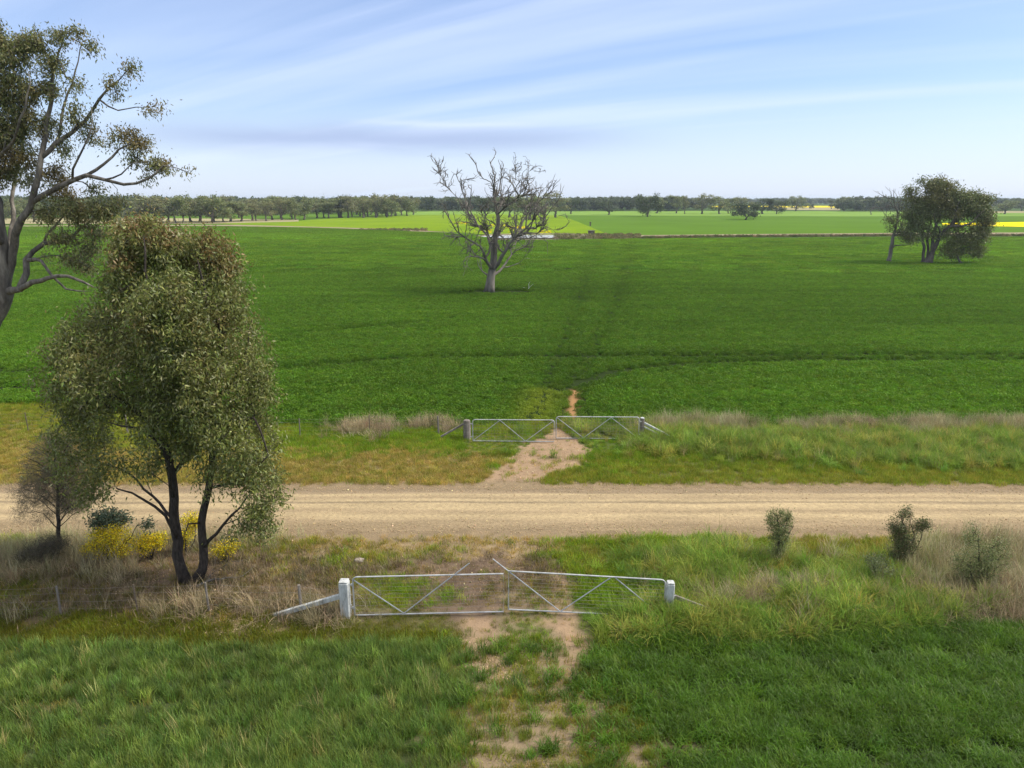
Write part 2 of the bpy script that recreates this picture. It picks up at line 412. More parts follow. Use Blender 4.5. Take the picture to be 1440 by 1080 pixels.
# ground: one sheet, fine near the camera and coarse to the horizon
def axis(a, b, step, outer):
    m = list(np.arange(a, b+1e-6, step)); s = step; lo, hi = [a], [b]
    while hi[-1] < outer: s *= 1.35; hi.append(min(hi[-1]+s, outer))
    s = step
    while lo[-1] > -outer: s *= 1.35; lo.append(max(lo[-1]-s, -outer))
    return np.array(lo[:0:-1]+m+hi[1:])
gx = axis(-26, 28, .16, 7000.); gy = axis(6.5, 39, .14, 7000.)
gy = gy[gy > -400]
X, Y = np.meshgrid(gx, gy); x = X.ravel(); y = Y.ravel()
near = (y > 3) & (y < 40) & (np.abs(x) < 70)
z = np.zeros(len(x)); z[near] = height(x[near], y[near])
colr = np.tile(np.array([.05,.09,.015]), (len(x), 1)); colr[(y > 34) & (y < 150)] = (.022,.036,.009)
Wn, _, _ = layout(x[near], y[near]); cn = np.tensordot(Wn, SOIL, axes=(0, 0))
b = sstep(-.2, .4, y[near]-cropedge(x[near]))[:,None]
colr[near] = cn*(1-b)+np.array([.022,.036,.009])*b
bt = gpts([(806,600),(805,575),(808,550)]); wb = (np.exp(-(seg_dist(x[near], y[near], bt)/.28)**2))[:,None]; colr[near] = colr[near]*(1-wb)+np.array([.30,.17,.075])*wb
re_ = np.exp(-(np.maximum(0, np.maximum(ROAD_N-y[near]-.1, 0)+np.maximum(y[near]-ROAD_F-.1, 0))/.45)**2)*((y[near] > ROAD_N-3) & (y[near] < ROAD_F+3)); re_ = np.clip(re_*1.3, 0, 1)[:,None]
colr[near] = colr[near]*(1-re_)+np.array([.22,.165,.10])*re_
nx, ny = len(gx), len(gy)
I = np.arange(nx*ny).reshape(ny, nx)
F = np.stack([I[:-1,:-1], I[:-1,1:], I[1:,1:], I[1:,:-1]], -1).reshape(-1, 4)
M_ground = surfmat('soil_and_grass', [(.25,(.7,.7,.7)),(.5,(1,1,1)),(.75,(1.25,1.22,1.18))], 2.2, 8, attr='col', bump=.5, bscale=14, bdist=.04, spec=.03)
g = meshobj('ground', np.stack([x, y, z], 1), F, M_ground, smooth=True)
a = g.data.attributes.new('col', 'FLOAT_COLOR', 'POINT'); c4 = np.ones((len(x), 4), np.float32); c4[:,:3] = colr
a.data.foreach_set('color', c4.ravel())
tag(g, 'flat open farmland ground reaching to the horizon', 'ground', kind='structure')

# gravel road
def strip(name, x0, x1, dx, yn, yf, ndiv, z0, mat, wob=.25, crown=.05):
    xs = np.arange(x0, x1+dx/2, dx); V = []; rows = ndiv+1
    e0 = yn + (fbm(xs*.7, xs*0, 61)-.5)*wob*2 + (fbm(xs*3, xs*0, 62)-.5)*wob; e1 = yf + (fbm(xs*.7, xs*0, 71)-.5)*wob*2+(fbm(xs*3, xs*0, 72)-.5)*wob
    t = np.linspace(0, 1, rows)
    YY = e0[None]*(1-t[:,None])+e1[None]*t[:,None]; XX = np.tile(xs, (rows, 1))
    ZZ = z0+crown*(1-(2*t[:,None]-1)**2)+0*XX
    V = np.stack([XX.ravel(), YY.ravel(), ZZ.ravel()], 1); n = len(xs); I = np.arange(n*rows).reshape(rows, n)
    F = np.stack([I[:-1,:-1], I[:-1,1:], I[1:,1:], I[1:,:-1]], -1).reshape(-1, 4)
    return meshobj(name, V, F, mat, smooth=True)
def roadmat():
    m, n, l = nm('gravel_road_surface')
    out = N(n, 'ShaderNodeOutputMaterial'); bs = N(n, 'ShaderNodeBsdfPrincipled'); bs.inputs['Roughness'].default_value = .95; bs.inputs['Specular IOR Level'].default_value = .15
    geo = N(n, 'ShaderNodeNewGeometry'); sx = N(n, 'ShaderNodeSeparateXYZ'); l.new(geo.outputs['Position'], sx.inputs[0])
    mp = N(n, 'ShaderNodeMapping'); mp.inputs['Scale'].default_value = (.12, 1.0, 1); l.new(geo.outputs['Position'], mp.inputs[0])
    wn = N(n, 'ShaderNodeTexNoise'); wn.inputs['Scale'].default_value = 1.5; wn.inputs['Detail'].default_value = 6; l.new(mp.outputs[0], wn.inputs['Vector'])
    # wobbling distance across the road
    ma = N(n, 'ShaderNodeMath', operation='MULTIPLY_ADD'); l.new(wn.outputs[0], ma.inputs[0]); ma.inputs[1].default_value = .55; 
    l.new(sx.outputs['Y'], ma.inputs[2])
    mr = N(n, 'ShaderNodeMapRange'); l.new(ma.outputs[0], mr.inputs[0]); mr.inputs[1].default_value = ROAD_N+.27; mr.inputs[2].default_value = ROAD_F+.27
    sh = (.24,.18,.105); lt = (.37,.285,.16); md = (.285,.215,.125); dk = (.215,.165,.10)
    r = ramp(n, [(0,(.22,.165,.10)),(.13,sh),(.24,md),(.33,lt),(.42,md),(.50,lt),(.56,lt),(.60,dk),(.64,lt),(.70,md),(.78,lt),(.84,(.24,.18,.11)),(1,(.21,.16,.10))])
    l.new(mr.outputs[0], r.inputs[0])
    n2 = N(n, 'ShaderNodeTexNoise'); n2.inputs['Scale'].default_value = 9; n2.inputs['Detail'].default_value = 9; n2.inputs['Roughness'].default_value = .8; l.new(geo.outputs['Position'], n2.inputs['Vector'])
    r2 = ramp(n, [(.3,(.62,.62,.62)),(.5,(1,1,1)),(.68,(1.35,1.33,1.3))]); l.new(n2.outputs[0], r2.inputs[0])
    n3 = N(n, 'ShaderNodeTexNoise'); n3.inputs['Scale'].default_value = 2.0; n3.inputs['Detail'].default_value = 4; l.new(mp.outputs[0], n3.inputs['Vector'])
    r3 = ramp(n, [(.3,(.85,.85,.85)),(.7,(1.12,1.12,1.12))]); l.new(n3.outputs[0], r3.inputs[0])
    m1 = N(n, 'ShaderNodeMix', data_type='RGBA', blend_type='MULTIPLY'); m1.inputs[0].default_value = 1; l.new(r.outputs[0], m1.inputs[6]); l.new(r2.outputs[0], m1.inputs[7])
    m2 = N(n, 'ShaderNodeMix', data_type='RGBA', blend_type='MULTIPLY'); m2.inputs[0].default_value = 1; l.new(m1.outputs[2], m2.inputs[6]); l.new(r3.outputs[0], m2.inputs[7])
    l.new(m2.outputs[2], bs.inputs['Base Color'])
    b = N(n, 'ShaderNodeBump'); b.inputs['Strength'].default_value = .6; b.inputs['Distance'].default_value = .03; l.new(n2.outputs[0], b.inputs['Height']); l.new(b.outputs[0], bs.inputs['Normal'])
    l.new(bs.outputs[0], out.inputs[0]); return m
rd = strip('gravel_road', -260, 260, .12, ROAD_N, ROAD_F, 10, -.035, roadmat(), crown=.085)
tag(rd, 'pale tan gravel road running straight across the view', 'road', kind='structure')

# distant fields, laid as sheets
def sheet(name, poly, z, mat, label, cat, wob=0, sub=1):
    pts = gpts(poly); Q = []
    for (a, b), (c, d) in zip(pts, pts[1:]+pts[:1]):
        for k in range(sub): t = k/sub; Q.append((a+(c-a)*t, b+(d-b)*t))
    Q = [(a+random.uniform(-wob, wob), b+random.uniform(-wob, wob), z) for a, b in Q]
    o = meshobj(name, Q, [tuple(range(len(Q)))], mat); tag(o, label, cat, kind='structure'); return o
def fieldmat(name, c, var=.15, sc=.05, vec=(1,1,1)):
    c = np.array(c)
    return surfmat(name, [(.3,tuple(c*(1-var))),(.7,tuple(c*(1+var)))], sc, 10, bump=0, vec=vec, spec=0)
M_mid = fieldmat('green_paddock', (.085,.16,.02), .12, .02)
M_lime = surfmat('lime_paddock', [(.3,(.11,.19,.012)),(.5,(.15,.23,.014)),(.68,(.18,.26,.016))], .03, 10, bump=0, spec=0)
M_yel = fieldmat('canola_in_flower', (.78,.62,.01), .1, .1)
M_stub = fieldmat('pale_stubble', (.30,.27,.15), .15, .03)
M_trk = fieldmat('bare_track', (.27,.22,.15), .2, .4)
M_pale = fieldmat('pale_green_paddock', (.16,.26,.05), .15, .02)
sheet('paddock', [(-400,300),(560,298),(780,301),(1900,299),(1900,328.5),(1000,331),(870,331),(600,330),(400,318),(-400,316)], .03, M_mid, 'smooth mid green paddock beyond the farm track', 'field', sub=3)
sheet('paddock', [(540,296.5),(1180,297),(1900,296.5),(1900,303),(1200,304.5),(960,303.5),(700,302.5),(520,303)], .08, M_pale, 'pale green strip of paddock in front of the far wood', 'field', sub=3)
sheet('paddock', [(300,314.5),(400,312),(470,307.5),(590,302.5),(690,301.5),(786,303),(812,312),(850,328),(800,331),(700,331.5),(640,327),(560,323.2),(500,321),(440,319.5),(330,316.5)], .13, M_lime, 'bright lime green paddock beside the pond', 'field', sub=3)
sheet('paddock', [(-400,306),(200,307),(420,309),(420,312),(300,315),(-400,316)], .18, M_stub, 'pale dry grass under the left line of trees', 'field', sub=3)
sheet('track', [(300,317.0),(330,316.8),(440,319.6),(500,321.2),(560,323.4),(600,325.5),(640,328),(560,325.2),(500,322.6),(440,320.6),(300,318.2),(-300,321),(-300,319)], .2, M_trk, 'thin pale farm track curving past the lime paddock', 'track')
sheet('track', [(880,331.3),(1000,330),(1249,328),(1500,327),(1900,326),(1900,330.5),(1440,331.5),(1249,331.5),(1000,333.2),(940,334),(900,335)], .08, M_trk, 'straight bare farm track along the far side of the crop', 'track', sub=4)
sheet('canola_field', [(1000,289.6),(1178,289.6),(1178,291.8),(1000,291.4)], .1, M_yel, 'distant strip of yellow canola below the horizon', 'field')
sheet('paddock', [(1085,292),(1180,292.2),(1182,296),(1085,295)], .14, M_stub, 'pale stubble paddock below the distant canola strip', 'field')
sheet('canola_field', [(1325,314.2),(1500,311.4),(1900,308),(1900,325),(1500,320.3),(1325,317)], .1, M_yel, 'bright yellow canola field at the right edge', 'field')
sheet('paddock', [(1345,297),(1900,296),(1900,300.5),(1345,299.5)], .16, M_stub, 'pale dry paddock behind the right hand trees', 'field')
# yellow weeds in the lime paddock, pond and its banks
M_bank = surfmat('bare_clay_bank', [(.3,(.13,.12,.06)),(.7,(.24,.21,.12))], .5, bump=.3)
bm_pts = gpts([(655,334),(690,331.2),(740,330.2),(790,330.2),(822,331.5),(828,333.5),(810,335.8),(780,336.8),(740,337.2),(690,336.6),(662,335.6)])
def ringmound(name, pts, inner, h, mat, label):
    c = np.mean(np.array(pts), 0); n = len(pts); V = []; F = []
    for s_, zz in ((1.0, .0), (.97, h), (.9, h*.9), (inner, -.05)):
        for k, p in enumerate(pts):
            q = c+(np.array(p)-c)*s_; V.append((q[0], q[1], zz*(1 if p[1] > c[1] else .25)+.05))
    for r_ in range(3):
        for k in range(n): F.append((r_*n+k, r_*n+(k+1)%n, (r_+1)*n+(k+1)%n, (r_+1)*n+k))
    o = meshobj(name, V, F, mat); tag(o, label, 'bank', kind='structure'); return o
ringmound('pond_bank', bm_pts, .86, .45, M_bank, 'low bare clay bank round the farm pond')
m, n, l = nm('pond_water'); out = N(n, 'ShaderNodeOutputMaterial'); bs = N(n, 'ShaderNodeBsdfPrincipled')
bs.inputs['Base Color'].default_value = (.55,.53,.47,1); bs.inputs['Roughness'].default_value = .12; bs.inputs['Specular IOR Level'].default_value = .6
l.new(bs.outputs[0], out.inputs[0]); M_water = m
sheet('water', [(676,333.8),(700,332.0),(760,331.6),(800,332.2),(808,334.2),(770,335.9),(700,335.9)], .26, M_water, 'pale water of the farm pond behind the bare tree', 'pond')

# ------------------------------------------------------------------ instanced ground cover
def blade(V, F, base, ang, L, W, lean, droop, seg=4, twist=0.):
    d = np.array([math.cos(ang), math.sin(ang), 0]); sd = np.array([-d[1], d[0], 0]); p = np.array(base, float); th = lean; i0 = len(V)
    for k in range(seg+1):
        t = k/seg; w = W*(1-t**1.6)*(.75+.5*min(1, t*3)) if k < seg else 0
        if k == seg: V.append(p.copy())
        else: V.append(p-sd*w); V.append(p+sd*w)
        dirn = d*math.sin(th)+np.array([0,0,1])*math.cos(th); p = p+dirn*L/seg; th += droop/seg
    for k in range(seg-1): a = i0+2*k; F.append((a, a+1, a+3, a+2))
    a = i0+2*(seg-1); F.append((a, a+1, a+2))
def tuft(n, rad, L, W, lean, droop, seed, seg=4, lv=.35, head=0):
    r = random.Random(seed); V = []; F = []
    for _ in range(n):
        a = r.uniform(0, 6.283); q = rad*math.sqrt(r.random()); th = r.uniform(0, 6.283)
        l = L*r.uniform(1-lv, 1+lv)
        blade(V, F, (q*math.cos(a), q*math.sin(a), -.02), th, l, W*r.uniform(.7, 1.3), abs(r.gauss(0, lean)), r.uniform(.2, 1)*droop, seg)
    return V, F
def leafclump(n, R, Hh, L, W, seed):
    r = np.random.default_rng(seed); d = unit(r.normal(size=(n, 3))); d[:,2] = np.abs(d[:,2]); u = r.random(n)**.4
    pos = d*u[:,None]*np.array([R, R, Hh]); ax = unit(r.normal(size=(n, 3))+np.array([0,0,.3])); sd = unit(np.cross(ax, r.normal(size=(n, 3))))
    V = np.empty((n, 4, 3)); V[:,0] = pos-ax*L*.5; V[:,1] = pos+sd*W; V[:,2] = pos+ax*L*.5; V[:,3] = pos-sd*W
    return [tuple(v) for v in V.reshape(-1, 3)], [tuple(range(4*i, 4*i+4)) for i in range(n)]
def protos(name, items, mat):
    c = bpy.data.collections.new(name)
    for V, F in items:
        o = meshobj(name, [tuple(v) for v in V], F, mat, link=False); c.objects.link(o)
    return c
PR = {
 'short': protos('short_tuft', [tuft(32, .17, .13, .0045, .5, 1.0, s) for s in range(5)], M_grass),
 'medium': protos('grass_tuft', [tuft(30, .16, .22, .005, .35, 1.2, s+20) for s in range(5)], M_grass),
 'arch': protos('arching_tuft', [tuft(50, .17, .66, .007, .45, 2.1, s+40, seg=6) for s in range(5)], M_grass),
 'dry': protos('dry_tuft', [tuft(26, .20, .70, .0045, .30, .8, s+60, seg=4, lv=.5) for s in range(5)], M_dry),
 'mat': protos('dead_tangle', [tuft(34, .25, .60, .0055, .9, 1.7, s+80, seg=5, lv=.5) for s in range(5)], M_dry),
 'wheat': protos('wheat_tuft', [tuft(28, .13, .34, .0045, .13, 1.3, s+100, seg=5, lv=.25) for s in range(6)], M_crop),
 'dense': protos('leafy_crop_tuft', [tuft(44, .19, .34, .0075, .2, 3.2, s+120, seg=5, lv=.25) for s in range(6)], M_crop),
 'leafy': protos('paddock_crop_tuft', [leafclump(100, .34, .32, .125, .024, s) for s in range(6)], M_grass),
 'litter': protos('twig_litter', [tuft(14, .3, .22, .006, 1.35, .3, s+140, seg=2, lv=.6) for s in range(5)], M_dry),
}
def patch(seed):
    r = np.random.default_rng(seed); V = []; F = []
    for k in range(34):
        v, f = leafclump(36, .45, .28, .22, .05, seed*50+k); ox, oy = r.uniform(-1.3, 1.3, 2); b = len(V)
        V += [(a+ox, b_+oy, c) for a, b_, c in v]; F += [tuple(i+b for i in q) for q in f]
    return V, F
PR['patch'] = protos('crop_patch', [patch(s) for s in range(6)], M_grass)

def gn_group(coll):
    ng = bpy.data.node_groups.new('scatter', 'GeometryNodeTree')
    ng.interface.new_socket('Geometry', in_out='INPUT', socket_type='NodeSocketGeometry'); ng.interface.new_socket('Geometry', in_out='OUTPUT', socket_type='NodeSocketGeometry')
    n = ng.nodes; l = ng.links; i = n.new('NodeGroupInput'); o = n.new('NodeGroupOutput')
    inst = n.new('GeometryNodeInstanceOnPoints'); ci = n.new('GeometryNodeCollectionInfo')
    ci.inputs['Collection'].default_value = coll; ci.inputs['Separate Children'].default_value = True; ci.inputs['Reset Children'].default_value = True
    def na(name, t):
        a = n.new('GeometryNodeInputNamedAttribute'); a.data_type = t; a.inputs['Name'].default_value = name; return a.outputs['Attribute']
    inst.inputs['Pick Instance'].default_value = True
    e = n.new('FunctionNodeEulerToRotation'); l.new(na('rot', 'FLOAT_VECTOR'), e.inputs[0])
    l.new(i.outputs[0], inst.inputs['Points']); l.new(ci.outputs[0], inst.inputs['Instance']); l.new(na('idx', 'INT'), inst.inputs['Instance Index'])
    l.new(e.outputs[0], inst.inputs['Rotation']); l.new(na('scl', 'FLOAT_VECTOR'), inst.inputs['Scale']); l.new(inst.outputs[0], o.inputs[0])
    return ng
def scatter(name, pos, kind, tint, scale, label, cat, rot=None, group=None, tilt=.12):
    n = len(pos)
    if n == 0: return
    me = bpy.data.meshes.new(name); me.vertices.add(n); me.vertices.foreach_set('co', np.asarray(pos, np.float32).ravel())
    if rot is None: rot = np.stack([rng.normal(0, tilt, n), rng.normal(0, tilt, n), rng.uniform(0, 6.283, n)], 1)
    me.attributes.new('rot', 'FLOAT_VECTOR', 'POINT').data.foreach_set('vector', rot.astype(np.float32).ravel())
    if scale.ndim == 1: scale = np.stack([scale]*3, 1)
    me.attributes.new('scl', 'FLOAT_VECTOR', 'POINT').data.foreach_set('vector', scale.astype(np.float32).ravel())
    c = PR[kind]; k = len(c.objects)
    me.attributes.new('idx', 'INT', 'POINT').data.foreach_set('value', rng.integers(0, k, n).astype(np.int32))
    c4 = np.ones((n, 4), np.float32); c4[:,:3] = np.asarray(tint)*(np.array([1.7,1.5,.62]) if kind in ('short','medium','arch','wheat','dense') else (np.array([1.6,1.6,.85]) if kind in ('leafy','patch') else np.array([1.2,1.15,.95])))
    me.attributes.new('tint', 'FLOAT_COLOR', 'POINT').data.foreach_set('color', c4.ravel())
    o = bpy.data.objects.new(name, me); COL.objects.link(o)
    md = o.modifiers.new('scatter', 'NODES'); md.node_group = gn_group(c)
    tag(o, label, cat, group, 'stuff'); return o
def tints(n, cols, var=.2, w=None): return mixc(rng, n, cols, w, var)
def tramp(x, y, base): return base

# near and far verge, near crops
x0, x1, y0, y1 = -42., 42., 7.0, 38.5
D = 115
n = int((x1-x0)*(y1-y0)*D)
x = rng.uniform(x0, x1, n); y = rng.uniform(y0, y1, n)
keep = (np.abs(x) < y*.80+10) & ~((y > ROAD_N-.02+(fbm(x*2, x*0, 8)-.5)*.7) & (y < ROAD_F+.02+(fbm(x*2, x*0, 18)-.5)*.6)) & (y < cropedge(x)+.5)
x = x[keep]; y = y[keep]
W, px, py = layout(x, y)
cum = np.cumsum(W, 0); u = rng.random(len(x)); T = (u[None] > cum).sum(0).clip(0, len(TYPES)-1)
z = height(x, y); vn = fbm(x*.9, y*.9, 77); vn2 = fbm(x*3.1, y*3.1, 88)
# (type, proto, density fraction of D, tints, scale lo, hi, var)
GR = {'green':[], 'dry':[]}
SPEC = {
 'dirt': [('short',.06,[(.16,.15,.05),(.24,.19,.10)],.4,.8),('litter',.05,[(.30,.23,.15)],.4,.8)],
 'gold': [('short',.75,[(.28,.235,.18),(.22,.20,.11),(.155,.17,.06)],.7,1.3),('medium',.12,[(.26,.21,.09),(.14,.16,.04)],.5,.9)],
 'lush': [('short',.5,[(.085,.17,.018),(.115,.205,.022)],.8,1.5),('medium',.55,[(.075,.155,.018),(.105,.19,.02),(.14,.20,.03)],.6,1.1)],
 'moss': [('short',.95,[(.085,.10,.018),(.10,.11,.022),(.075,.11,.018)],.7,1.4),('medium',.12,[(.07,.11,.02)],.4,.8)],
 'tan': [('dry',.42,[(.36,.33,.23),(.30,.28,.18),(.22,.22,.12)],.5,1.05),('medium',.18,[(.12,.14,.045),(.2,.17,.08)],.6,1.1),('mat',.12,[(.27,.215,.16)],.5,.9)],
 'arch': [('arch',.30,[(.10,.18,.06),(.08,.16,.04),(.14,.22,.07),(.20,.22,.10)],.55,1.05),('medium',.3,[(.09,.14,.03)],.7,1.2),('dry',.05,[(.27,.23,.14)],.5,.8)],
 'litter': [('litter',.40,[(.26,.205,.14),(.16,.12,.09),(.10,.075,.055)],.5,1.2),('mat',.10,[(.20,.165,.12),(.13,.105,.08),(.10,.10,.06)],.3,.65),('short',.30,[(.11,.105,.04),(.15,.125,.065),(.08,.09,.03)],.5,1.1),('medium',.07,[(.08,.095,.04),(.15,.13,.07)],.5,1)],
 'floor': [('litter',.25,[(.20,.145,.10),(.13,.095,.07),(.27,.21,.15)],.4,.9),('short',.12,[(.13,.12,.05),(.17,.14,.08)],.4,.9)],
 'wheat': [('wheat',.88,[(.07,.135,.06),(.065,.125,.06),(.095,.155,.06),(.07,.13,.05),(.13,.19,.09)],.72,1.05),('dry',.012,[(.30,.27,.12)],.45,.7),('short',.15,[(.12,.14,.04)],.8,1.3)],
 'dense': [('dense',.9,[(.045,.105,.014),(.06,.125,.018),(.035,.08,.012),(.05,.115,.016)],.85,1.05)],
 'rows': [('wheat',.20,[(.12,.165,.045),(.10,.15,.04)],.4,.75),('short',.55,[(.13,.15,.04),(.19,.175,.07),(.12,.15,.03)],.5,1.1),('medium',.10,[(.11,.14,.03)],.4,.8)],
 'straw': [('short',.40,[(.30,.235,.12),(.22,.19,.08),(.16,.16,.055)],.4,1.0),('litter',.14,[(.33,.26,.17)],.4,.9)],
 'grey': [('mat',.30,[(.25,.21,.14),(.18,.155,.11),(.31,.265,.18)],.5,1.05),('dry',.16,[(.30,.25,.17)],.5,.95),('medium',.25,[(.10,.125,.045)],.6,1)],
 'mid': [('short',.55,[(.14,.19,.035),(.17,.20,.04),(.11,.165,.03)],.8,1.4),('medium',.28,[(.13,.19,.04),(.19,.19,.07)],.55,1.0)],
}
NAMES = {'dirt':('weeds','sparse dry weeds on the bare gateway dirt','weeds'),'gold':('grass','short golden drying grass along the road verges','grass'),
 'lush':('grass','bright green lush grass in patches on the verges','grass'),'moss':('grass','low dark olive grass between the fence and the near crop','grass'),
 'tan':('dry_grass','tall tan dry grass standing on the verges','dry grass'),'arch':('grass','long arching green grass in heaps beside the gate posts','grass'),
 'litter':('leaf_litter','brown twigs and leaf litter under the near trees','leaf litter'),'floor':('leaf_litter','thin dark litter on the bare soil behind the near gate','leaf litter'),
 'wheat':('crop','upright blue green wheat at the bottom left','crop'),'dense':('crop','dark dense leafy crop at the bottom right','crop'),
 'rows':('crop','thin stunted crop on the wheel tracks at the bottom centre','crop'),'straw':('grass','short straw coloured grass beside the gravel road','grass'),
 'grey':('dry_grass','matted grey dead grass tangled along the fence lines','dry grass'),'mid':('grass','olive green short grass covering most of the verges','grass')}
for t in TYPES:
    sel0 = T == TI[t]
    lo = 0.0
    for (kind, frac, cols, s0, s1) in SPEC[t]:
        r = rng.random(len(x)); fr = frac*(.55+.9*vn)
        if t == 'rows': fr = fr*(.35+1.3*(np.sin(y*2*math.pi/.42+x*.25) > .1))
        if t == 'wheat':
            wl = G(100, 994)[1]; fr = fr*(1-.75*np.exp(-((y-wl)/.16)**2)*(px < 330))
        if t in ('wheat', 'dense'): fr = fr*(.75+.45*np.sin(y*2*math.pi/.36+x*.12+vn*2))
        if t == 'dense':
            for yy in (G(1200, 968)[1], G(1200, 925)[1], G(1200, 1058)[1]):
                fr = fr*(1-.9*np.exp(-((y-yy-.0*x-(vnoise(x*.5, 0*x, 3)-.5)*.25)/.2)**2)*(px > 900))
        fr = fr*np.where((px > 648-(py-930)*.1) & (px < 850) & (py > 925), .8, 1); fr = fr*sstep(-.05, .5, np.maximum(ROAD_N-y, y-ROAD_F)+(vn2-.5)*.5); sel = sel0 & (r < fr)
        m_ = int(sel.sum())
        if not m_: continue
        sc = rng.uniform(s0, s1, m_)*(.75+.5*vn[sel])
        pg = np.where((px[sel] > 655) & (px[sel] < 880) & (py[sel] > 612) & (py[sel] < 636), .5, 1)*np.where((px[sel] > 496) & (px[sel] < 850) & (py[sel] > 852) & (py[sel] < 892), .55, 1); sc = sc*pg
        c = tints(m_, cols, .30 if t == 'wheat' else .2)*(.6+.5*vn2[sel]+.3*vn[sel])[:,None]
        if t == 'wheat': c = c*np.where(px[sel] > 560, 1.0, 1)[:,None]
        nme, lab, cat = NAMES[t]
        word = {'short':', low tufts','medium':', knee high tufts','arch':', drooping clumps','dry':', loose standing stalks','mat':', flattened tangles','litter':', scattered bits','wheat':', upright blades','dense':', curling blades'}[kind]
        scatter(nme, np.stack([x[sel], y[sel], z[sel]], 1), kind, c, sc, lab+word, cat)

# paddock crop beyond the far gate
arcs = [gpts(q) for q in (
  [(-100,520),(200,528),(400,520),(560,505),(700,503),(900,503),(1200,500),(1600,503)],
  [(790,552),(812,542),(860,525),(960,513),(1150,508),(1440,508),(1700,512)],
  [(-100,545),(60,548),(200,550)],
  [(400,472),(560,458),(640,448)],)]
track = [gpts(q) for q in ([(738,620),(757,575),(775,520),(800,470),(822,400),(836,350),(840,340)], [(812,620),(806,575),(812,540),(840,480),(870,420),(885,350),(888,340)])]
bare = gpts([(806,600),(805,575),(808,550)]); bare2 = gpts([(752,592),(760,570),(766,555)])
def cropfield(x, y):
    thin = np.ones_like(x)
    for q in arcs: thin = np.minimum(thin, 1-1.0*np.exp(-(seg_dist(x, y, q)/.55)**2))
    for q in track: thin = np.minimum(thin, 1-.6*np.exp(-(seg_dist(x, y, q)/.8)**2))
    thin = np.minimum(thin, 1-1.0*np.exp(-(seg_dist(x, y, bare)/.3)**4))
    return thin
def croptint(x, y, n):
    c = tints(n, [(.062,.125,.014),(.074,.14,.018),(.052,.108,.013)], .10)
    v = fbm(x*.03, y*.06, 5); v2 = fbm(x*.15, y*.5, 6); v3 = fbm(x*.012+5, y*.03, 26); v4 = fbm(x*.05, y*1.6, 27, 2); c = c*(.30+.40*v+.40*v2+.50*v3+.32*v4)[:,None]
    for q_ in arcs[:2]: c = c*(1-.22*np.exp(-(seg_dist(x, y, q_)/1.1)**2))[:,None]
    for q_ in track: c = c*(1-.13*np.exp(-(seg_dist(x, y, q_)/1.5)**2))[:,None]
    far = sstep(60, 190, y)[:,None]; c = c*(1-far)+c*np.array([1.3,1.2,.9])*far
    w = np.exp(-(seg_dist(x, y, bare2)/1.1)**2)[:,None]; c = c*(1-w)+np.array([.15,.19,.03])*w
    return c
n = 400000; y = np.sqrt(rng.uniform(32.**2, 105.**2, n)); x = rng.uniform(-1, 1, n)*(y*.78+16)
dens = .8*2*105**2/n
pk = (y > cropedge(x)) & (rng.random(n) < .60*cropfield(x, y)*np.clip(1.5-y/110, .5, 1)*1.0); x = x[pk]; y = y[pk]
dt = G(688, 412); ring = np.hypot(x-dt[0], (y-dt[1]))
k2 = ~((ring < 1.6) | (np.hypot(x-dt[0]-.9, (y-dt[1]-.5)*2.6) < 4.6+1.2*vnoise(x, y, 55))) ; x = x[k2]; y = y[k2]
tf = cropfield(x, y)
s = rng.uniform(.7, 1.15, len(x))*(.8+.4*fbm(x*.5, y*.5, 9))*(.5+.5*tf)
scatter('crop', np.stack([x, y, 0*x], 1), 'leafy', croptint(x, y, len(x)), s, 'dense green crop filling the big paddock beyond the far gate', 'crop', tilt=.2)
n = 14500; y = np.sqrt(rng.uniform(103.**2, 208.**2, n)); x = rng.uniform(-1, 1, n)*(y*.78+24)
lim = np.where(proj(x, y)[0] < 640, 1, 1)
pxp, pyp = proj(x, y)
edge = np.interp(pxp, [-200, 300, 440, 560, 640, 700, 900, 1440, 1700], [320, 319, 321.5, 326, 330.5, 339, 336, 333, 333])
k = (pyp > edge+.5) & (rng.random(n) < .62+.5*cropfield(x, y)); x = x[k]; y = y[k]
scatter('crop', np.stack([x, y, 0*x-.03], 1), 'patch', croptint(x, y, len(x)), rng.uniform(.85, 1.15, len(x)), 'distant smooth part of the big green crop before the track', 'crop', tilt=0.0)
n = 26000; y = 1/rng.uniform(1/430., 1/200., n); x = rng.uniform(-.8, .05, n)*y; pxp, pyp = proj(x, y)
edge = np.interp(pxp, [-200, 300, 440, 560, 640, 700], [320, 319, 321.5, 326, 330.5, 339])
k = (pyp > edge+.4) & (pxp < 700); x = x[k]; y = y[k]
scatter('crop', np.stack([x, y, 0*x-.03], 1), 'patch', croptint(x, y, len(x)), rng.uniform(.85, 1.15, len(x))*1.6, 'distant green crop reaching the left tree line', 'crop', tilt=0.0)

# gravel and stones
def rockmesh(seed, n=9):
    r = random.Random(seed); import bmesh
    bm = bmesh.new(); bmesh.ops.create_icosphere(bm, subdivisions=1, radius=1)
    for v in bm.verts: v.co *= r.uniform(.7, 1.15); v.co.z *= .6
    V = [tuple(v.co) for v in bm.verts]; F = [tuple(v.index for v in f.verts) for f in bm.faces]; bm.free(); return V, F
M_peb = leafmat('pebbles', 'tint', 'INSTANCER', trans=0.0, rough=.9, spec=.2)
PR['pebble'] = protos('pebble', [rockmesh(s) for s in range(5)], M_peb)
n = 26000; x = rng.uniform(-30, 30, n); t = rng.random(n); side = rng.random(n) < .55
y = np.where(side, ROAD_N+rng.normal(.35, .35, n), ROAD_F-rng.normal(.2, .3, n)); y[:7000] = rng.uniform(ROAD_N, ROAD_F, 7000)
tt = (y-ROAD_N)/(ROAD_F-ROAD_N); zz = -.012+.065*np.clip(1-(2*tt-1)**2, 0, 1)
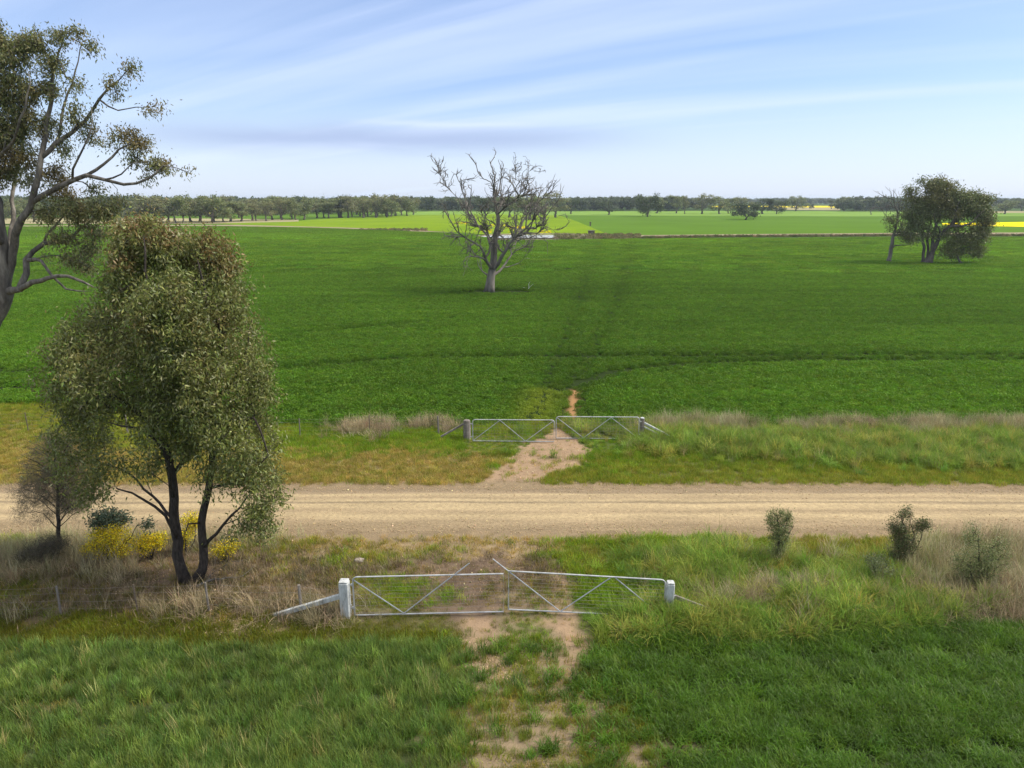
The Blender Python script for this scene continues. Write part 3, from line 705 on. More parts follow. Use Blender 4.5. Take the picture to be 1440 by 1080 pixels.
scatter('gravel', np.stack([x, y, zz], 1), 'pebble', tints(n, [(.34,.26,.17),(.42,.33,.22),(.29,.22,.145)], .15), rng.lognormal(math.log(.011), .4, n), 'loose gravel stones along both edges of the road', 'gravel', tilt=.5)
L = []
for (a, b, sx, sy, c) in ((330,885,35,9,260),(300,835,90,22,500),(200,850,110,20,300),(690,935,26,25,320),(660,800,70,20,200),(770,640,40,14,500),(720,665,50,12,400),(480,780,80,18,200)):
    for _ in range(c):
        q = G(rng.normal(a, sx), rng.normal(b, sy))
        if not (ROAD_N-.1 < q[1] < ROAD_F): L.append(q)
L = np.array(L); L[:,2] = height(L[:,0], L[:,1])+.01
scatter('gravel', L, 'pebble', tints(len(L), [(.38,.30,.21),(.46,.38,.28),(.26,.19,.13)], .15), rng.lognormal(math.log(.014), .45, len(L)), 'small pale stones scattered on the bare soil of the verges', 'gravel', tilt=.5)

# ------------------------------------------------------------------ gates, posts, fences
def gate(name, bl, br, tl_px, tr_px, braces, label, group, rc=.12, vert=0, sharp=(False, False), r=.021, wires=9, ext=None, both_round=False):
    """bl/br: photo pixels of the bottom rail ends; tl/tr: of the top rail ends"""
    A = G(bl[0], bl[1], .06); B = G(br[0], br[1], .06)
    hA = P(tl_px[0], tl_px[1], A[1])[2]; hB = P(tr_px[0], tr_px[1], B[1])[2]
    root = empty(name, (A[0], A[1], 0)); tag(root, label, 'gate', group); O = np.array([A[0], A[1], 0])
    def pt(s_, z): q = A+(B-A)*s_; return np.array([q[0], q[1], z])
    def top(s_): return hA+(hB-hA)*s_
    Lg = np.linalg.norm(B-A); c = rc/Lg
    mb = MB(); pts = []
    pts.append(pt(0, .06))
    if sharp[0]: pts.append(pt(0, top(0)))
    else:
        for k in range(6): t = k/5*math.pi/2; pts.append(pt(c*(1-math.cos(t)), top(0)-rc*(1-math.sin(t))))
    if sharp[1]: pts.append(pt(1, top(1)))
    else:
        for k in range(6): t = k/5*math.pi/2; pts.append(pt(1-c*(1-math.sin(t)), top(1)-rc*(1-math.cos(t))))
    pts.append(pt(1, .06)); pts.append(pt(0, .06))
    mb.tube(pts, r, 8); mb.build('frame', M_galv, root, O, smooth=False)
    def fr(p_):                       # pixel -> point in the gate's plane
        d = ray(*p_); nrm = np.cross(B-A, [0,0,1]); t = np.dot(A-np.array([0,0,H]), nrm)/np.dot(d, nrm)
        return np.array([0,0,H])+d*t
    for seg_ in braces:
        b = MB(); b.tube([fr(q) for q in seg_], r*.72, 6); b.build('brace', M_galv, root, O)
    for k in range(wires):
        f = (k+.6)/(wires+.4); w = MB(); w.tube([pt(.004, .06+(hA-.06)*f), pt(.5, .06+((hA+hB)/2-.06)*f-.008), pt(.996, .06+(hB-.06)*f)], .0034, 4); w.build('wire', M_wire, root, O)
    if vert:
        w = MB()
        for k in range(1, vert): s_ = k/vert; w.tube([pt(s_, .07), pt(s_, top(s_)-.01)], .0028, 4)
        w.build('wire_mesh', M_wire, root, O)
    hs = 0 if A[0] < B[0] and name else 1
    for f in (.2, .8):
        q = pt(0 if ext == 'L' else 1, .06+((hA if ext == 'L' else hB)-.06)*f); sgn = -1 if ext == 'L' else 1
        h = MB(); h.tube([q+np.array([sgn*.03,0,-.03]), q+np.array([sgn*.03,0,.03])], .03, 6); h.tube([q, q+np.array([sgn*.12,0,0])], .012, 6); h.build('hinge', M_galv, root, O)
    k_ = MB(); q = pt(1 if ext == 'L' else 0, .75); k_.tube([q+np.array([0,-.035,0]), q+np.array([.02,-.05,-.1]), q+np.array([.05,-.03,-.18])], .010, 5); k_.build('latch_chain', M_wire, root, O)
    return root
gate('farm_gate', (499,865), (708,860), (495.5,811.5), (708,806.8), [[(496,815),(568,862.5)],[(568,862.5),(660,792)]],
     'galvanised near gate, left leaf, with a long brace rising above its top rail', 'leaves of the near double gate', sharp=(False, True), ext='L', wires=10)
gate('farm_gate', (715,857), (933,867), (715,803), (933,815.5), [[(693,786),(788,860)],[(788,860),(860,811.5)],[(864,811.5),(929,865)]],
     'galvanised near gate, right leaf, its lower corner sunk in long green grass', 'leaves of the near double gate', sharp=(True, False), ext='R', wires=10)
gate('farm_gate', (665,620), (779,621), (665,590), (779,590.7), [[(666,619),(703,591)],[(703,591),(739,620.5)],[(739,620.5),(778,592)]],
     'galvanised far gate, left leaf, beside the thick grey timber post', 'leaves of the far double gate', ext='L', vert=26, wires=7, r=.022)
gate('farm_gate', (781.8,616), (897.6,617), (781.8,585.8), (897.6,586.6), [[(783,587),(820.5,615.8)],[(820.5,615.8),(859.5,587)],[(859.5,587),(897,616)]],
     'galvanised far gate, right leaf, in front of the bare orange wheel track', 'leaves of the far double gate', ext='R', vert=26, wires=7, r=.022)

def square_post(px, py, ptop, w, mat, name, label, group=None):
    q = G(px, py); h = P(px, ptop, q[1])[2]; root = empty(name, q); tag(root, label, 'post', group)
    mb = MB(); mb.beam(q+np.array([0,0,-.2]), q+np.array([0,0,h-.04]), w, w, .025); mb.build('shaft', mat, root, q)
    c = MB(); c.beam(q+np.array([0,0,h-.038]), q+np.array([0,0,h]), w*.92, w*.92, .02); c.build('cap', mat, root, q)
    for f in (.35, .62): b = MB(); b.tube([q+np.array([w*.5+.002,-.02,h*f]), q+np.array([w*.5+.05,-.02,h*f])], .014, 6); b.build('bolt', M_galv, root, q)
    return root, q, h
_, qL, hL = square_post(487, 868, 816, .25, M_white, 'gate_post', 'white painted square post at the left end of the near gate')
_, qR, hR = square_post(940, 868, 818, .20, M_white, 'gate_post', 'white painted square post at the right end of the near gate, in long grass')
def stay(a, b, w, h, mat, label):
    root = MB(); root.beam(a, b, w, h, .01); o = root.build('stay_rail', mat, None, a); tag(o, label, 'rail'); return o
sb = G(384, 866, .06); stay(sb, qL+np.array([-.14,0,.62]), .09, .13, M_white, 'long white timber stay sloping from the left post of the near gate')
sr = G(1010, 862, .1); stay(sr, qR+np.array([.12,0,.62]), .07, .1, M_post, 'grey timber stay running into dead grass from the right near post')
# far posts
def log_post(px, py, ptop, w, mat, label, lean=0, seed=1):
    q = G(px, py); h = P(px, ptop, q[1])[2]; r = random.Random(seed); root = empty('gate_post', q); tag(root, label, 'post')
    mb = MB(); zs = np.linspace(-.2, h, 9); mb.tube([q+np.array([lean*z_+r.uniform(-.006,.006), r.uniform(-.006,.006), z_]) for z_ in zs], [w*.5*(1.06-.08*k/8+r.uniform(-.03,.03)) for k in range(9)], 12)
    mb.build('shaft', mat, root, q)
    t = MB(); t.tube([q+np.array([lean*h,0,h+.002]), q+np.array([lean*h,0,h+.03])], [w*.47, w*.40], 12); t.build('cap', M_white if w < .25 else mat, root, q)
    for f in (.3, .6, .85): wi = MB(); wi.tube([q+np.array([math.cos(a_)*(w*.54), math.sin(a_)*(w*.54), h*f]) for a_ in np.linspace(0, 6.283, 13)], .006, 4, caps=False); wi.build('wire_tie', M_wire, root, q)
    return q, h
q1, h1 = log_post(657, 618, 591.5, .33, M_post, 'thick grey timber post at the left end of the far gate', .0, 1)
q2, h2 = log_post(902, 615, 588, .2, M_post, 'slim pale capped post at the right end of the far gate', .0, 2)
stay(G(620, 614, .15), q1+np.array([-.15,0,.75]), .08, .08, M_post, 'brown timber stay sloping left from the far gate')
stay(G(945, 615, .25), q2+np.array([.1,0,.7]), .07, .09, M_white, 'short pale stay sloping right from the far gate')
stay(G(940, 618, .15), q2+np.array([.1,.05,.5]), .05, .06, M_white, 'thin lower pale stay beneath the one right of the far gate')
# fences
def fence(posts, h, label, wires=(.3,.6,.9), kinds=None, ends=None):
    root = empty('wire_fence', G(*posts[0])); tag(root, label, 'fence'); O = G(*posts[0]); Q = []
    for k, p_ in enumerate(posts):
        q = G(*p_); q[2] = height(np.array([q[0]]), np.array([q[1]]))[0]; Q.append(q)
        kk = kinds[k] if kinds else 'steel'
        if kk == 'none': continue
        mb = MB(); ln = np.array([random.uniform(-.03,.03)*h, 0, h])
        if kk == 'wood':
            mb.tube([q+[0,0,-.2], q+ln*.5, q+ln], [.045,.042,.038], 8); mb.build('post', M_post, root, O)
        elif kk == 'pale':
            mb.beam(q+[0,0,-.2], q+ln, .045, .045, .006); mb.build('post', M_post, root, O)
        else:
            mb.beam(q+[0,0,-.2], q+ln, .035, .03, .004); mb.build('post', M_rust, root, O)
    for w in wires:
        pts = []
        for a_, b_ in zip(Q[:-1], Q[1:]):
            for t in np.linspace(0, 1, 7)[:-1]: pts.append(a_+(b_-a_)*t+np.array([0,0,w*h-.05*4*t*(1-t)]))
        pts.append(Q[-1]+np.array([0,0,w*h])); mb = MB(); mb.tube(pts, .0022, 4); mb.build('wire', M_wire, root, O)
    return root
fence([(487,867),(425,866),(295,866),(195,867),(86,866),(-60,866),(-200,866)], .85, 'low near wire fence running left from the gate below the trees',
      kinds=['none','wood','pale','steel','pale','steel','steel'], wires=(.25,.5,.75,.95))
fence([(657,618),(617,612),(520,612),(422,615),(300,612),(180,610),(40,606),(-60,606)], .95, 'far wire fence running left from the thick timber post',
      kinds=['none','wood','steel','pale','steel','wood','steel','steel'], wires=(.2,.4,.6,.8,.95))

# ------------------------------------------------------------------ the near gum with two trunks
def B(px, py, Y, rx, ry, rz=None, w=None):
    """crown blob at a photo pixel, distance Y, radii in pixels (+ depth radius in px)"""
    c = P(px, py, Y); s_ = Y/ray(px, py)[1]/1000
    R = np.array([rx*s_, (rz or (rx+ry)*.5)*s_, ry*s_]); return (c, R, w or float(rx*ry))
def finish(t, name, label, cat, woodmat, base, Vl, tip, leafmat_=M_leaf, power=2.4, flare=1.5, minr=0, group=None, wname='trunk', cname='crown', flareh=.5, nmax=9):
    root = empty(name, base); tag(root, label, cat, group); t.radii(tip, power); O = np.array(base)
    t.wood(wname, woodmat, root, O, flare=flare, minr=minr, flareh=flareh, nmax=nmax)
    if Vl is not None:
        V, F, T_ = Vl; meshobj(cname, V, F, leafmat_, root, O, tint=T_)
    return root
def cat3(*L):
    V = []; F = []; T_ = []; o = 0
    for v, f, t in L: V.append(v); F.append(f+o); T_.append(t); o += len(v)
    return np.concatenate(V), np.concatenate(F), np.concatenate(T_)

base = G(262, 828); base[2] = height(base[:1], base[1:2])[0]-.05; Y0 = base[1]+.1
t = Tree(base, 3); p = lambda a, b, dy=0: P(a, b, Y0+dy)
t.limb([base, p(254,795), p(249,760,.05), p(243,715,.1), p(241,670,.1), p(234,625,.0), p(228,570,-.1), p(232,490,.1), p(240,400,.1), p(245,330,0)], .135, .02, jit=.02)
b2 = G(276, 826); b2[2] = base[2]
t.p.append(np.array(b2)); t.par.append(-1); t.hr.append(.135); 
t.limb([b2, p(286,800,.0), p(286,770,.1), p(283,735,.1), p(290,700,.2), p(298,640,.3), p(300,570,.3), p(312,480,.4), p(318,400,.3), p(312,345,.2)], .125, .02, jit=.02)
for q, r0, r1 in (([p(249,760), p(228,728,-.5), p(200,705,-.8), p(165,688,-1)], .06, .02), ([p(246,740), p(215,700,.6), p(180,665,1), p(140,650,1.2)], .05, .015),
    ([p(287,775), p(308,752,-.4), p(330,725,-.6), p(350,700,-.7)], .06, .02), ([p(283,735), p(265,735,-.4), p(255,760,-.8)], .03, .012), ([p(241,670), p(262,640,.3), p(268,600,.6), p(270,540,.8)], .07, .03),
    ([p(234,625), p(200,590,-.4), p(160,560,-.6), p(110,530,-.8)], .08, .02), ([p(228,570), p(190,500,.5), p(160,430,.7), p(165,360,.6)], .08, .02), ([p(243,700), p(236,650,-.9), p(205,610,-1.3), p(150,590,-1.4)], .05, .02),
    ([p(298,640), p(330,610,-.3), p(355,590,-.4), p(375,640,-.6)], .05, .02), ([p(300,570), p(335,520,.6), p(350,450,.8)], .06, .02), ([p(290,690), p(320,680,.7), p(350,690,.9), p(372,720,1)], .05, .015),
    ([p(232,490), p(215,440,-.9), p(205,380,-1.2), p(200,330,-1)], .06, .02), ([p(312,480), p(290,420,-.9), p(280,360,-1)], .05, .02)):
    t.limb(q, r0, r1, jit=.03)
bl = [B(205,330,Y0,34,26,40,1300), B(178,325,Y0,18,20,25,500), B(192,360,Y0,36,36,50,1700), B(300,345,Y0,24,26,36,900), B(308,375,Y0,28,34,45), B(248,380,Y0+.2,44,38,60), B(248,342,Y0+.2,30,26,45,1100), B(168,405,Y0,32,44,60), B(245,430,Y0,70,66,120), B(325,430,Y0+.2,36,56,80),
      B(135,470,Y0,48,42,80), B(98,520,Y0-.1,34,46,55), B(110,570,Y0,40,34,50), B(200,500,Y0,75,60,140), B(300,510,Y0,66,70,130), B(352,540,Y0,30,56,60), B(160,560,Y0,55,34,70),
      B(240,570,Y0,50,36,100), B(320,590,Y0,55,44,100), B(365,625,Y0-.1,26,42,60), B(118,640,Y0+.1,38,44,60,1500), B(152,668,Y0,38,24,50,700), B(130,690,Y0,22,14,30,300), B(100,605,Y0,26,24,40,500),
      B(262,612,Y0+.2,30,22,50,500), B(340,665,Y0,46,34,70,1500), B(372,700,Y0,28,34,50,1000), B(350,742,Y0-.2,32,18,40,550), B(300,660,Y0+.3,22,30,50,500), B(375,735,Y0,16,20,30,250), B(232,640,Y0+.4,24,14,30,220),B(205,660,Y0-.3,20,12,20,180), B(385,690,Y0,14,22,20,160)]
bl += [B(245,575,Y0-1.0,44,34,40), B(300,600,Y0-.9,36,30,40), B(262,520,Y0-1.3,60,44,50), B(215,605,Y0-.8,36,22,40,600), B(268,632,Y0-.6,20,12,30,200), B(240,440,Y0-1.5,60,60,40), B(335,640,Y0-.9,30,30,30,700)]
T1 = scatter_blobs(t.r, bl, 1250, .0)
t.reach(T1, step=.22, jit=.03, minh=1.6, up=.1)
top = P(250, 300, Y0)[2]
def gumcol(pos, k):
    n = len(pos); c = mixc(rng, n, [(.165,.19,.045),(.205,.22,.06),(.125,.145,.038),(.26,.27,.13)], [.35,.3,.2,.15], .22)
    hz = sstep(4.2, 11.0, pos[:,2]); cl = fbm(pos[:,0]*1.3+pos[:,1], pos[:,2]*1.3, 12)
    w = np.clip(hz*1.0*sstep(.42, .74, cl+.16*hz), 0, 1)*(rng.random(n) < .6)
    red = mixc(rng, n, [(.22,.13,.05),(.20,.15,.05),(.25,.175,.07)], None, .2)
    return c*(1-w[:,None])+red*w[:,None]
ends = np.array([t.p[e] for e in t.ends])
lv = cat3(leaves(t.r, ends, 112000, (.14,.14,.15), .12, .019, gumcol, .7), leaves(t.r, ends, 6000, (.26,.26,.24), .12, .018, gumcol, .7))
finish(t, 'gum_tree', 'tall dense olive gum with two dark trunks and reddish tips, nearest tree', 'tree', M_bark_dark, base, lv, .006, flare=1.35)

# ------------------------------------------------------------------ the big gum at the left edge
Yg = 34.; gb = P(-62, 590, Yg); gb[2] = 0; t = Tree(gb, 5)
Zp = lambda a, b, dy=0: P(a/2.571, b/2.571, Yg+dy)
t.limb([gb, P(-50,540,Yg), P(-25,480,Yg), P(-4,440,Yg), Zp(15,1060)], .52, .36, jit=.02)
for q, r0, r1 in (
  ([Zp(15,1060), Zp(18,980), Zp(15,880), Zp(0,760), Zp(-25,600,.5), Zp(-40,420,1), Zp(-20,250,1)], .24, .05),
  ([Zp(15,1040), Zp(35,920), Zp(65,830,-.3), Zp(115,735,-.5), Zp(140,640,-.5), Zp(150,570,-.5), Zp(172,490,-.3), Zp(187,400), Zp(196,320), Zp(215,200,.3), Zp(230,110,.3)], .19, .03),
  ([Zp(30,960), Zp(40,800,1.2), Zp(38,660,2), Zp(70,560,2), Zp(90,420,2.4), Zp(70,280,2)], .12, .03),
  ([Zp(115,735,-.5), Zp(190,690,-.7), Zp(260,662,-.8), Zp(320,645,-.8), Zp(380,652,-.8), Zp(440,668,-.8), Zp(540,650,-.8), Zp(600,600,-.7), Zp(650,605,-.7), Zp(685,618,-.7)], .13, .012),
  ([Zp(345,645,-.8), Zp(385,600,-.6), Zp(440,545,-.4), Zp(490,520,-.3), Zp(520,500,-.3)], .08, .015),
  ([Zp(400,655,-.8), Zp(450,630,-1.2), Zp(500,600,-1.4), Zp(570,590,-1.4)], .05, .012),
  ([Zp(150,570,-.5), Zp(200,515,-.2), Zp(260,480), Zp(310,430,.2), Zp(350,360,.2), Zp(400,310,.2), Zp(440,290,.2), Zp(470,250,.2)], .12, .015),
  ([Zp(345,370,.2), Zp(430,400,.3), Zp(490,385,.4), Zp(545,385,.4)], .05, .012),
  ([Zp(250,662,-.8), Zp(268,600,-1), Zp(300,540,-1.1), Zp(335,440,-1.2), Zp(330,380,-1.2)], .06, .015),
  ([Zp(200,515,-.2), Zp(225,440,.4), Zp(240,340,.8), Zp(280,220,1), Zp(300,130,1)], .07, .015),
  ([Zp(5,1060), Zp(90,1040,-.6), Zp(170,1008,-1), Zp(250,1000,-1.2), Zp(300,1020,-1.2), Zp(345,1045,-1.2)], .17, .05),
  ([Zp(60,1045,-.4), Zp(95,990,-.2), Zp(88,945,0), Zp(150,880,.2), Zp(240,875,.4), Zp(300,830,.5), Zp(370,780,.6)], .15, .02),
  ([Zp(88,945,0), Zp(150,950,-.6), Zp(190,1000,-.8), Zp(240,1045,-.9), Zp(330,1060,-1)], .11, .02),
  ([Zp(150,880,.2), Zp(200,820,.6), Zp(250,770,.8), Zp(330,740,1)], .07, .015),
  ([Zp(15,880), Zp(-60,800,-1), Zp(-200,700,-2), Zp(-350,550,-2)], .18, .03), ([Zp(0,760), Zp(-100,640,1), Zp(-220,480,2), Zp(-280,300,2)], .16, .03), ([Zp(-25,600,.5), Zp(40,500,-1.5), Zp(80,380,-2), Zp(90,250,-2)], .10, .02)):
    t.limb(q, r0, r1, step=.45, jit=.05)
def ZB(x_, y_, rx, ry, w=1., dy=0, rz=None): return B(x_/2.571, y_/2.571, Yg+dy, rx/2.571, ry/2.571, (rz or (rx+ry)*.5)/2.571, rx*ry*w)
bl = [ZB(50,160,60,45), ZB(25,60,30,22,.5), ZB(215,115,45,35,.9), ZB(290,115,40,28,.6), ZB(325,190,32,35,.6), ZB(130,150,40,35,.8), ZB(40,230,70,60,1.2), ZB(190,240,55,45,.8), ZB(150,330,60,50,.8), ZB(50,350,75,70,1.3,0), ZB(30,470,75,65,1.5),
      ZB(140,440,65,45,1.1), ZB(180,480,40,25,.8), ZB(60,560,70,50,1.2), ZB(20,620,50,40,1), ZB(300,395,45,35,.8), ZB(285,310,45,40,.5), ZB(250,440,45,40,.5), ZB(240,540,45,30,.8), ZB(330,500,35,45,.7), ZB(300,480,30,40,.5),
      ZB(415,290,26,30,.8), ZB(470,255,26,22,.9), ZB(410,345,18,14,.9), ZB(545,380,30,18,1.1), ZB(520,402,22,14,.8), ZB(470,480,45,24,1.2), ZB(430,500,34,26,.9), ZB(500,520,40,28,.7), ZB(490,575,40,22,1.1), ZB(560,585,42,26,1.3), ZB(590,605,28,18,1), ZB(540,630,34,18,.6), ZB(683,622,16,20,1), ZB(640,600,16,8,.5),
      ZB(200,640,38,42,.8), ZB(200,600,30,22,.7), ZB(120,650,40,30,.6), ZB(230,700,45,25,1), ZB(340,690,30,26,.9), ZB(180,780,50,35,1.2), ZB(260,770,60,40,1.4), ZB(370,760,55,38,1.4), ZB(330,830,50,35,1.0), ZB(230,870,60,40,1.0), ZB(250,940,45,35,.9), ZB(300,960,40,35,.8), ZB(160,925,18,18,.6), ZB(325,900,35,35,.8),ZB(430,730,30,20,.8),
      ZB(-80,150,110,80,1), ZB(-100,330,150,110,1), ZB(-120,500,150,100,1), ZB(-280,300,140,140,.8), ZB(-330,520,120,90,.8), ZB(-60,640,80,50,.7)]
T1 = scatter_blobs(t.r, bl, 950, .0)
t.reach(T1, step=.35, jit=.09, minh=5.6, up=.1, back=1.2)
ends = np.array([t.p[e] for e in t.ends])
def gumcol2(pos, k):
    n = len(pos); c = mixc(rng, n, [(.17,.185,.065),(.21,.21,.085),(.13,.14,.055),(.26,.23,.10)], [.35,.3,.2,.15], .2)
    w = sstep(.5, .7, fbm(pos[:,0]*.8+pos[:,1]*.5, pos[:,2]*.8, 31))[:,None]*.75
    return c*(1-w)+np.array([.20,.145,.055])*w*np.exp(rng.normal(0, .15, (n, 1)))
lv = cat3(leaves(t.r, ends, 70000, (.2,.2,.17), .17, .026, gumcol2, .8), leaves(t.r, ends, 2500, (.4,.4,.3), .16, .024, gumcol2, .8))
finish(t, 'gum_tree', 'huge spreading gum leaning in from the left edge with pale bare limbs', 'tree', M_bark_gum, gb, lv, .015, power=2.2)

# ------------------------------------------------------------------ the dead tree in the paddock
db = G(688, 412); Yd = db[1]; t = Tree(db, 8)
Dp = lambda a, b, dy=0: P(600+(405+(a-405)*.86)/4.5, 200+(955-(955-b)*.86)/4.5, Yd+dy)
t.limb([db, Dp(402,900), Dp(412,840), Dp(415,790), Dp(425,700), Dp(438,560), Dp(455,450), Dp(462,370), Dp(440,290,.5), Dp(425,220,.8), Dp(398,140,1)], .46, .04, jit=.05, step=.5)
for q, r0, r1 in (
  ([Dp(462,370), Dp(500,335,-1), Dp(560,285,-1.6), Dp(622,235,-2)], .12, .03), ([Dp(462,370), Dp(470,300,.8), Dp(478,240,1), Dp(484,140,1.2)], .12, .03), ([Dp(474,260,.8), Dp(515,215,1.4), Dp(550,165,1.6), Dp(575,135,1.6)], .08, .03),
  ([Dp(440,290,.5), Dp(400,270,0), Dp(385,250,-.4)], .06, .02), ([Dp(500,335,-1), Dp(530,250,-2), Dp(560,220,-2.4)], .07, .02),
  ([Dp(408,800), Dp(385,730,-1), Dp(355,660,-1.6), Dp(320,600,-2), Dp(285,572,-2.2), Dp(240,552,-2.4), Dp(180,530,-2.6)], .24, .04),
  ([Dp(380,720,-1), Dp(340,695,-1.8), Dp(280,685,-2.4), Dp(240,660,-2.8), Dp(235,620,-3)], .14, .03), ([Dp(285,572,-2.2), Dp(250,620,-2.8), Dp(235,690,-3)], .08, .02),
  ([Dp(420,650), Dp(400,590,1.2), Dp(370,530,2), Dp(330,480,2.4), Dp(280,430,2.8), Dp(250,370,3), Dp(225,325,3.2), Dp(190,300,3.3), Dp(178,262,3.3)], .22, .03),
  ([Dp(247,360,3), Dp(255,300,3), Dp(265,240,2.8), Dp(275,165,2.6)], .09, .03), ([Dp(235,335,3.1), Dp(215,265,3.6), Dp(190,190,3.8)], .07, .03), ([Dp(330,480,2.4), Dp(300,560,3), Dp(320,640,3.2)], .07, .02),
  ([Dp(425,800), Dp(460,740,-.6), Dp(505,660,-1.4), Dp(550,590,-1.8), Dp(610,540,-2), Dp(670,490,-2.2), Dp(700,460,-2.4), Dp(750,390,-2.6), Dp(790,345,-2.6), Dp(785,310,-2.6)], .28, .03),
  ([Dp(670,490,-2.2), Dp(740,470,-3), Dp(800,450,-3.4), Dp(870,490,-3.6)], .10, .02), ([Dp(610,540,-2), Dp(690,518,-2.8), Dp(750,520,-3.4), Dp(790,575,-3.6)], .12, .02),
  ([Dp(600,545,-2), Dp(630,470,-.6), Dp(670,400,.2), Dp(700,350,.6), Dp(740,300,.8), Dp(758,230,1), Dp(735,195,1)], .15, .03), ([Dp(740,300,.8), Dp(780,265,.2), Dp(808,235,0)], .07, .02), ([Dp(690,360,.6), Dp(650,320,1.4), Dp(645,270,1.8)], .06, .02),
  ([Dp(505,660,-1.4), Dp(540,600,.5), Dp(580,540,1.4), Dp(620,450,2), Dp(640,380,2.2)], .12, .02),
  ([Dp(425,850), Dp(465,795,1), Dp(510,735,1.8), Dp(560,680,2.4), Dp(610,640,2.8), Dp(665,650,3)], .20, .03), ([Dp(500,770,1.6), Dp(560,755,2.4), Dp(610,735,2.8), Dp(640,715,3)], .10, .02),
  ([Dp(395,835), Dp(345,795,.8), Dp(310,750,1.4), Dp(300,700,1.6)], .14, .03), ([Dp(345,795,.8), Dp(330,730,2), Dp(325,620,2.6)], .07, .02),
  ([Dp(440,540), Dp(490,490,1), Dp(530,440,1.8), Dp(560,400,2.2)], .10, .02), ([Dp(430,600), Dp(390,520,-1.5), Dp(370,450,-2.4), Dp(340,380,-2.8)], .09, .02)):
    t.limb(q, r0*.8, r1, step=.5, jit=.06)
nb = len(t.p)
t.twigs(650, .7, 1.7, step=.3, zmin=3.5, spread=.5, up=.15)
t.twigs(1300, .3, .9, step=.25, zmin=4.5, spread=.7, up=.05, frm=nb//3)
t.twigs(900, .3, .7, step=.22, zmin=4.5, spread=.6, up=.08, frm=nb)
finish(t, 'dead_tree', 'large leafless grey tree standing alone in the green crop', 'tree', M_bark_dead, db, None, .022, power=2.1, flare=1.35, flareh=1.5)
# bare ring and fallen branch beside it
t = Tree(G(742, 408), 9); q = G(742, 409); t.limb([q+[0,0,.05], q+[.15,0,.4], q+[.1,.1,.8], q+[.3,.1,1.1]], .04, .02, jit=.02); t.limb([q+[.15,0,.4], q+[.5,.1,.6], q+[.7,.1,.7]], .03, .015)
t.limb([q+[.1,0,.2], q+[-.3,.2,.35], q+[-.6,.1,.3]], .03, .015); t.radii(.02); o = t.wood('fallen_branch', M_white, None, q); tag(o, 'pale broken branch standing in the crop right of the leafless tree', 'branch')

# ------------------------------------------------------------------ trees on the right of the paddock
Rp = lambda a, b, Y_, dy=0: P(1180+a/5.54, 220+b/5.54, Y_+dy)
def RB(Y_, x_, y_, rx, ry, w=1., dy=0): return B(1180+x_/5.54, 220+y_/5.54, Y_+dy, rx/5.54, ry/5.54, (rx+ry)*.55/5.54, rx*ry*w)
def darkcol(cols, warm=(.17,.13,.05), s_=.35):
    def f(pos, k):
        n = len(pos); c = mixc(rng, n, cols, None, .2); w = sstep(.5, .72, fbm(pos[:,0]*s_+pos[:,1]*.2, pos[:,2]*s_, 37))[:,None]*.6
        return c*(1-w)+np.array(warm)*w
    return f
rb = G(1298, 371); Yr = rb[1]; t = Tree(rb, 11)
q = lambda a, b, dy=0: Rp(a, b, Yr, dy)
rb2 = q(650,835,.3); rb2[2] = 0; rb1 = q(695,842,0); rb1[2] = 0
t.limb([rb1, q(720,770), q(760,680), q(800,600,-.5), q(860,540,-1), q(900,480,-1.4), q(920,380,-1.6)], .42, .06, step=.6, jit=.05)
t.p.append(np.array(rb2)); t.par.append(-1); t.hr.append(.3)
for l_, r0, r1 in (([rb2, q(648,740,.4), q(645,640,.8), q(640,520,1.4), q(610,400,1.8)], .26, .06), ([rb2, q(690,760,.6), q(688,660,1), q(700,560,1.5), q(700,400,2), q(720,280,2)], .26, .06),
   ([q(700,740), q(730,640,.5), q(770,520,.5), q(790,420,.3), q(800,300,0), q(790,220,0)], .3, .05), ([q(800,600,-.5), q(760,540,-1.5), q(740,450,-2.4)], .18, .05), ([q(860,540,-1), q(960,540,-2), q(1040,500,-2), q(1120,420,-2)], .25, .05),
   ([q(860,540,-1), q(940,450,.5), q(1020,360,1), q(1090,310,1)], .22, .04), ([q(640,520,1.4), q(570,510,2), q(520,400,2.4)], .16, .03), ([q(610,400,1.8), q(575,310,2), q(545,260,2)], .1, .03), ([q(700,400,2), q(650,260,2), q(650,190,2)], .1, .03)):
    t.limb(l_, r0, r1, step=.6, jit=.1)
bl = [RB(Yr,*a) for a in ((790,250,90,60),(860,230,50,40),(720,240,50,45),(655,190,26,20,1.2),(780,190,60,22,.8),(550,260,28,16,1.2),(610,265,22,12),(550,312,26,18),(720,340,90,70),(850,340,100,70),(950,320,80,50),(1050,320,70,50),(1130,340,60,45),(1050,400,90,50),(1140,430,60,60),
   (620,360,60,50),(560,420,50,50,.9),(640,460,70,60),(740,450,80,60,.8),(860,450,80,50,.7),(600,540,55,60,.8),(700,560,50,50,.45),(600,480,50,50),(570,560,40,40,.8),(640,590,50,40,.8),(720,600,50,35,.5),(820,600,60,40,.6),(900,640,50,30,.6),(900,560,60,40,.6),(560,480,30,40),(1000,400,70,50),(880,290,70,50),(1150,480,40,50),(1120,640,40,40,.8),(700,430,60,40),(1140,520,50,60),(1110,580,45,50),(980,470,60,40,.5),(620,620,50,40,.5),(530,450,40,50,.5),(1000,620,60,30,.4),(760,400,60,60),(1080,450,70,40,.8))]
T1 = scatter_blobs(t.r, bl, 520, .0); t.reach(T1, step=.7, jit=.14, minh=3., up=.15)
ends = np.array([t.p[e] for e in t.ends]); dc = darkcol([(.15,.18,.065),(.19,.215,.08),(.115,.135,.05),(.23,.24,.11)], (.21,.18,.07))
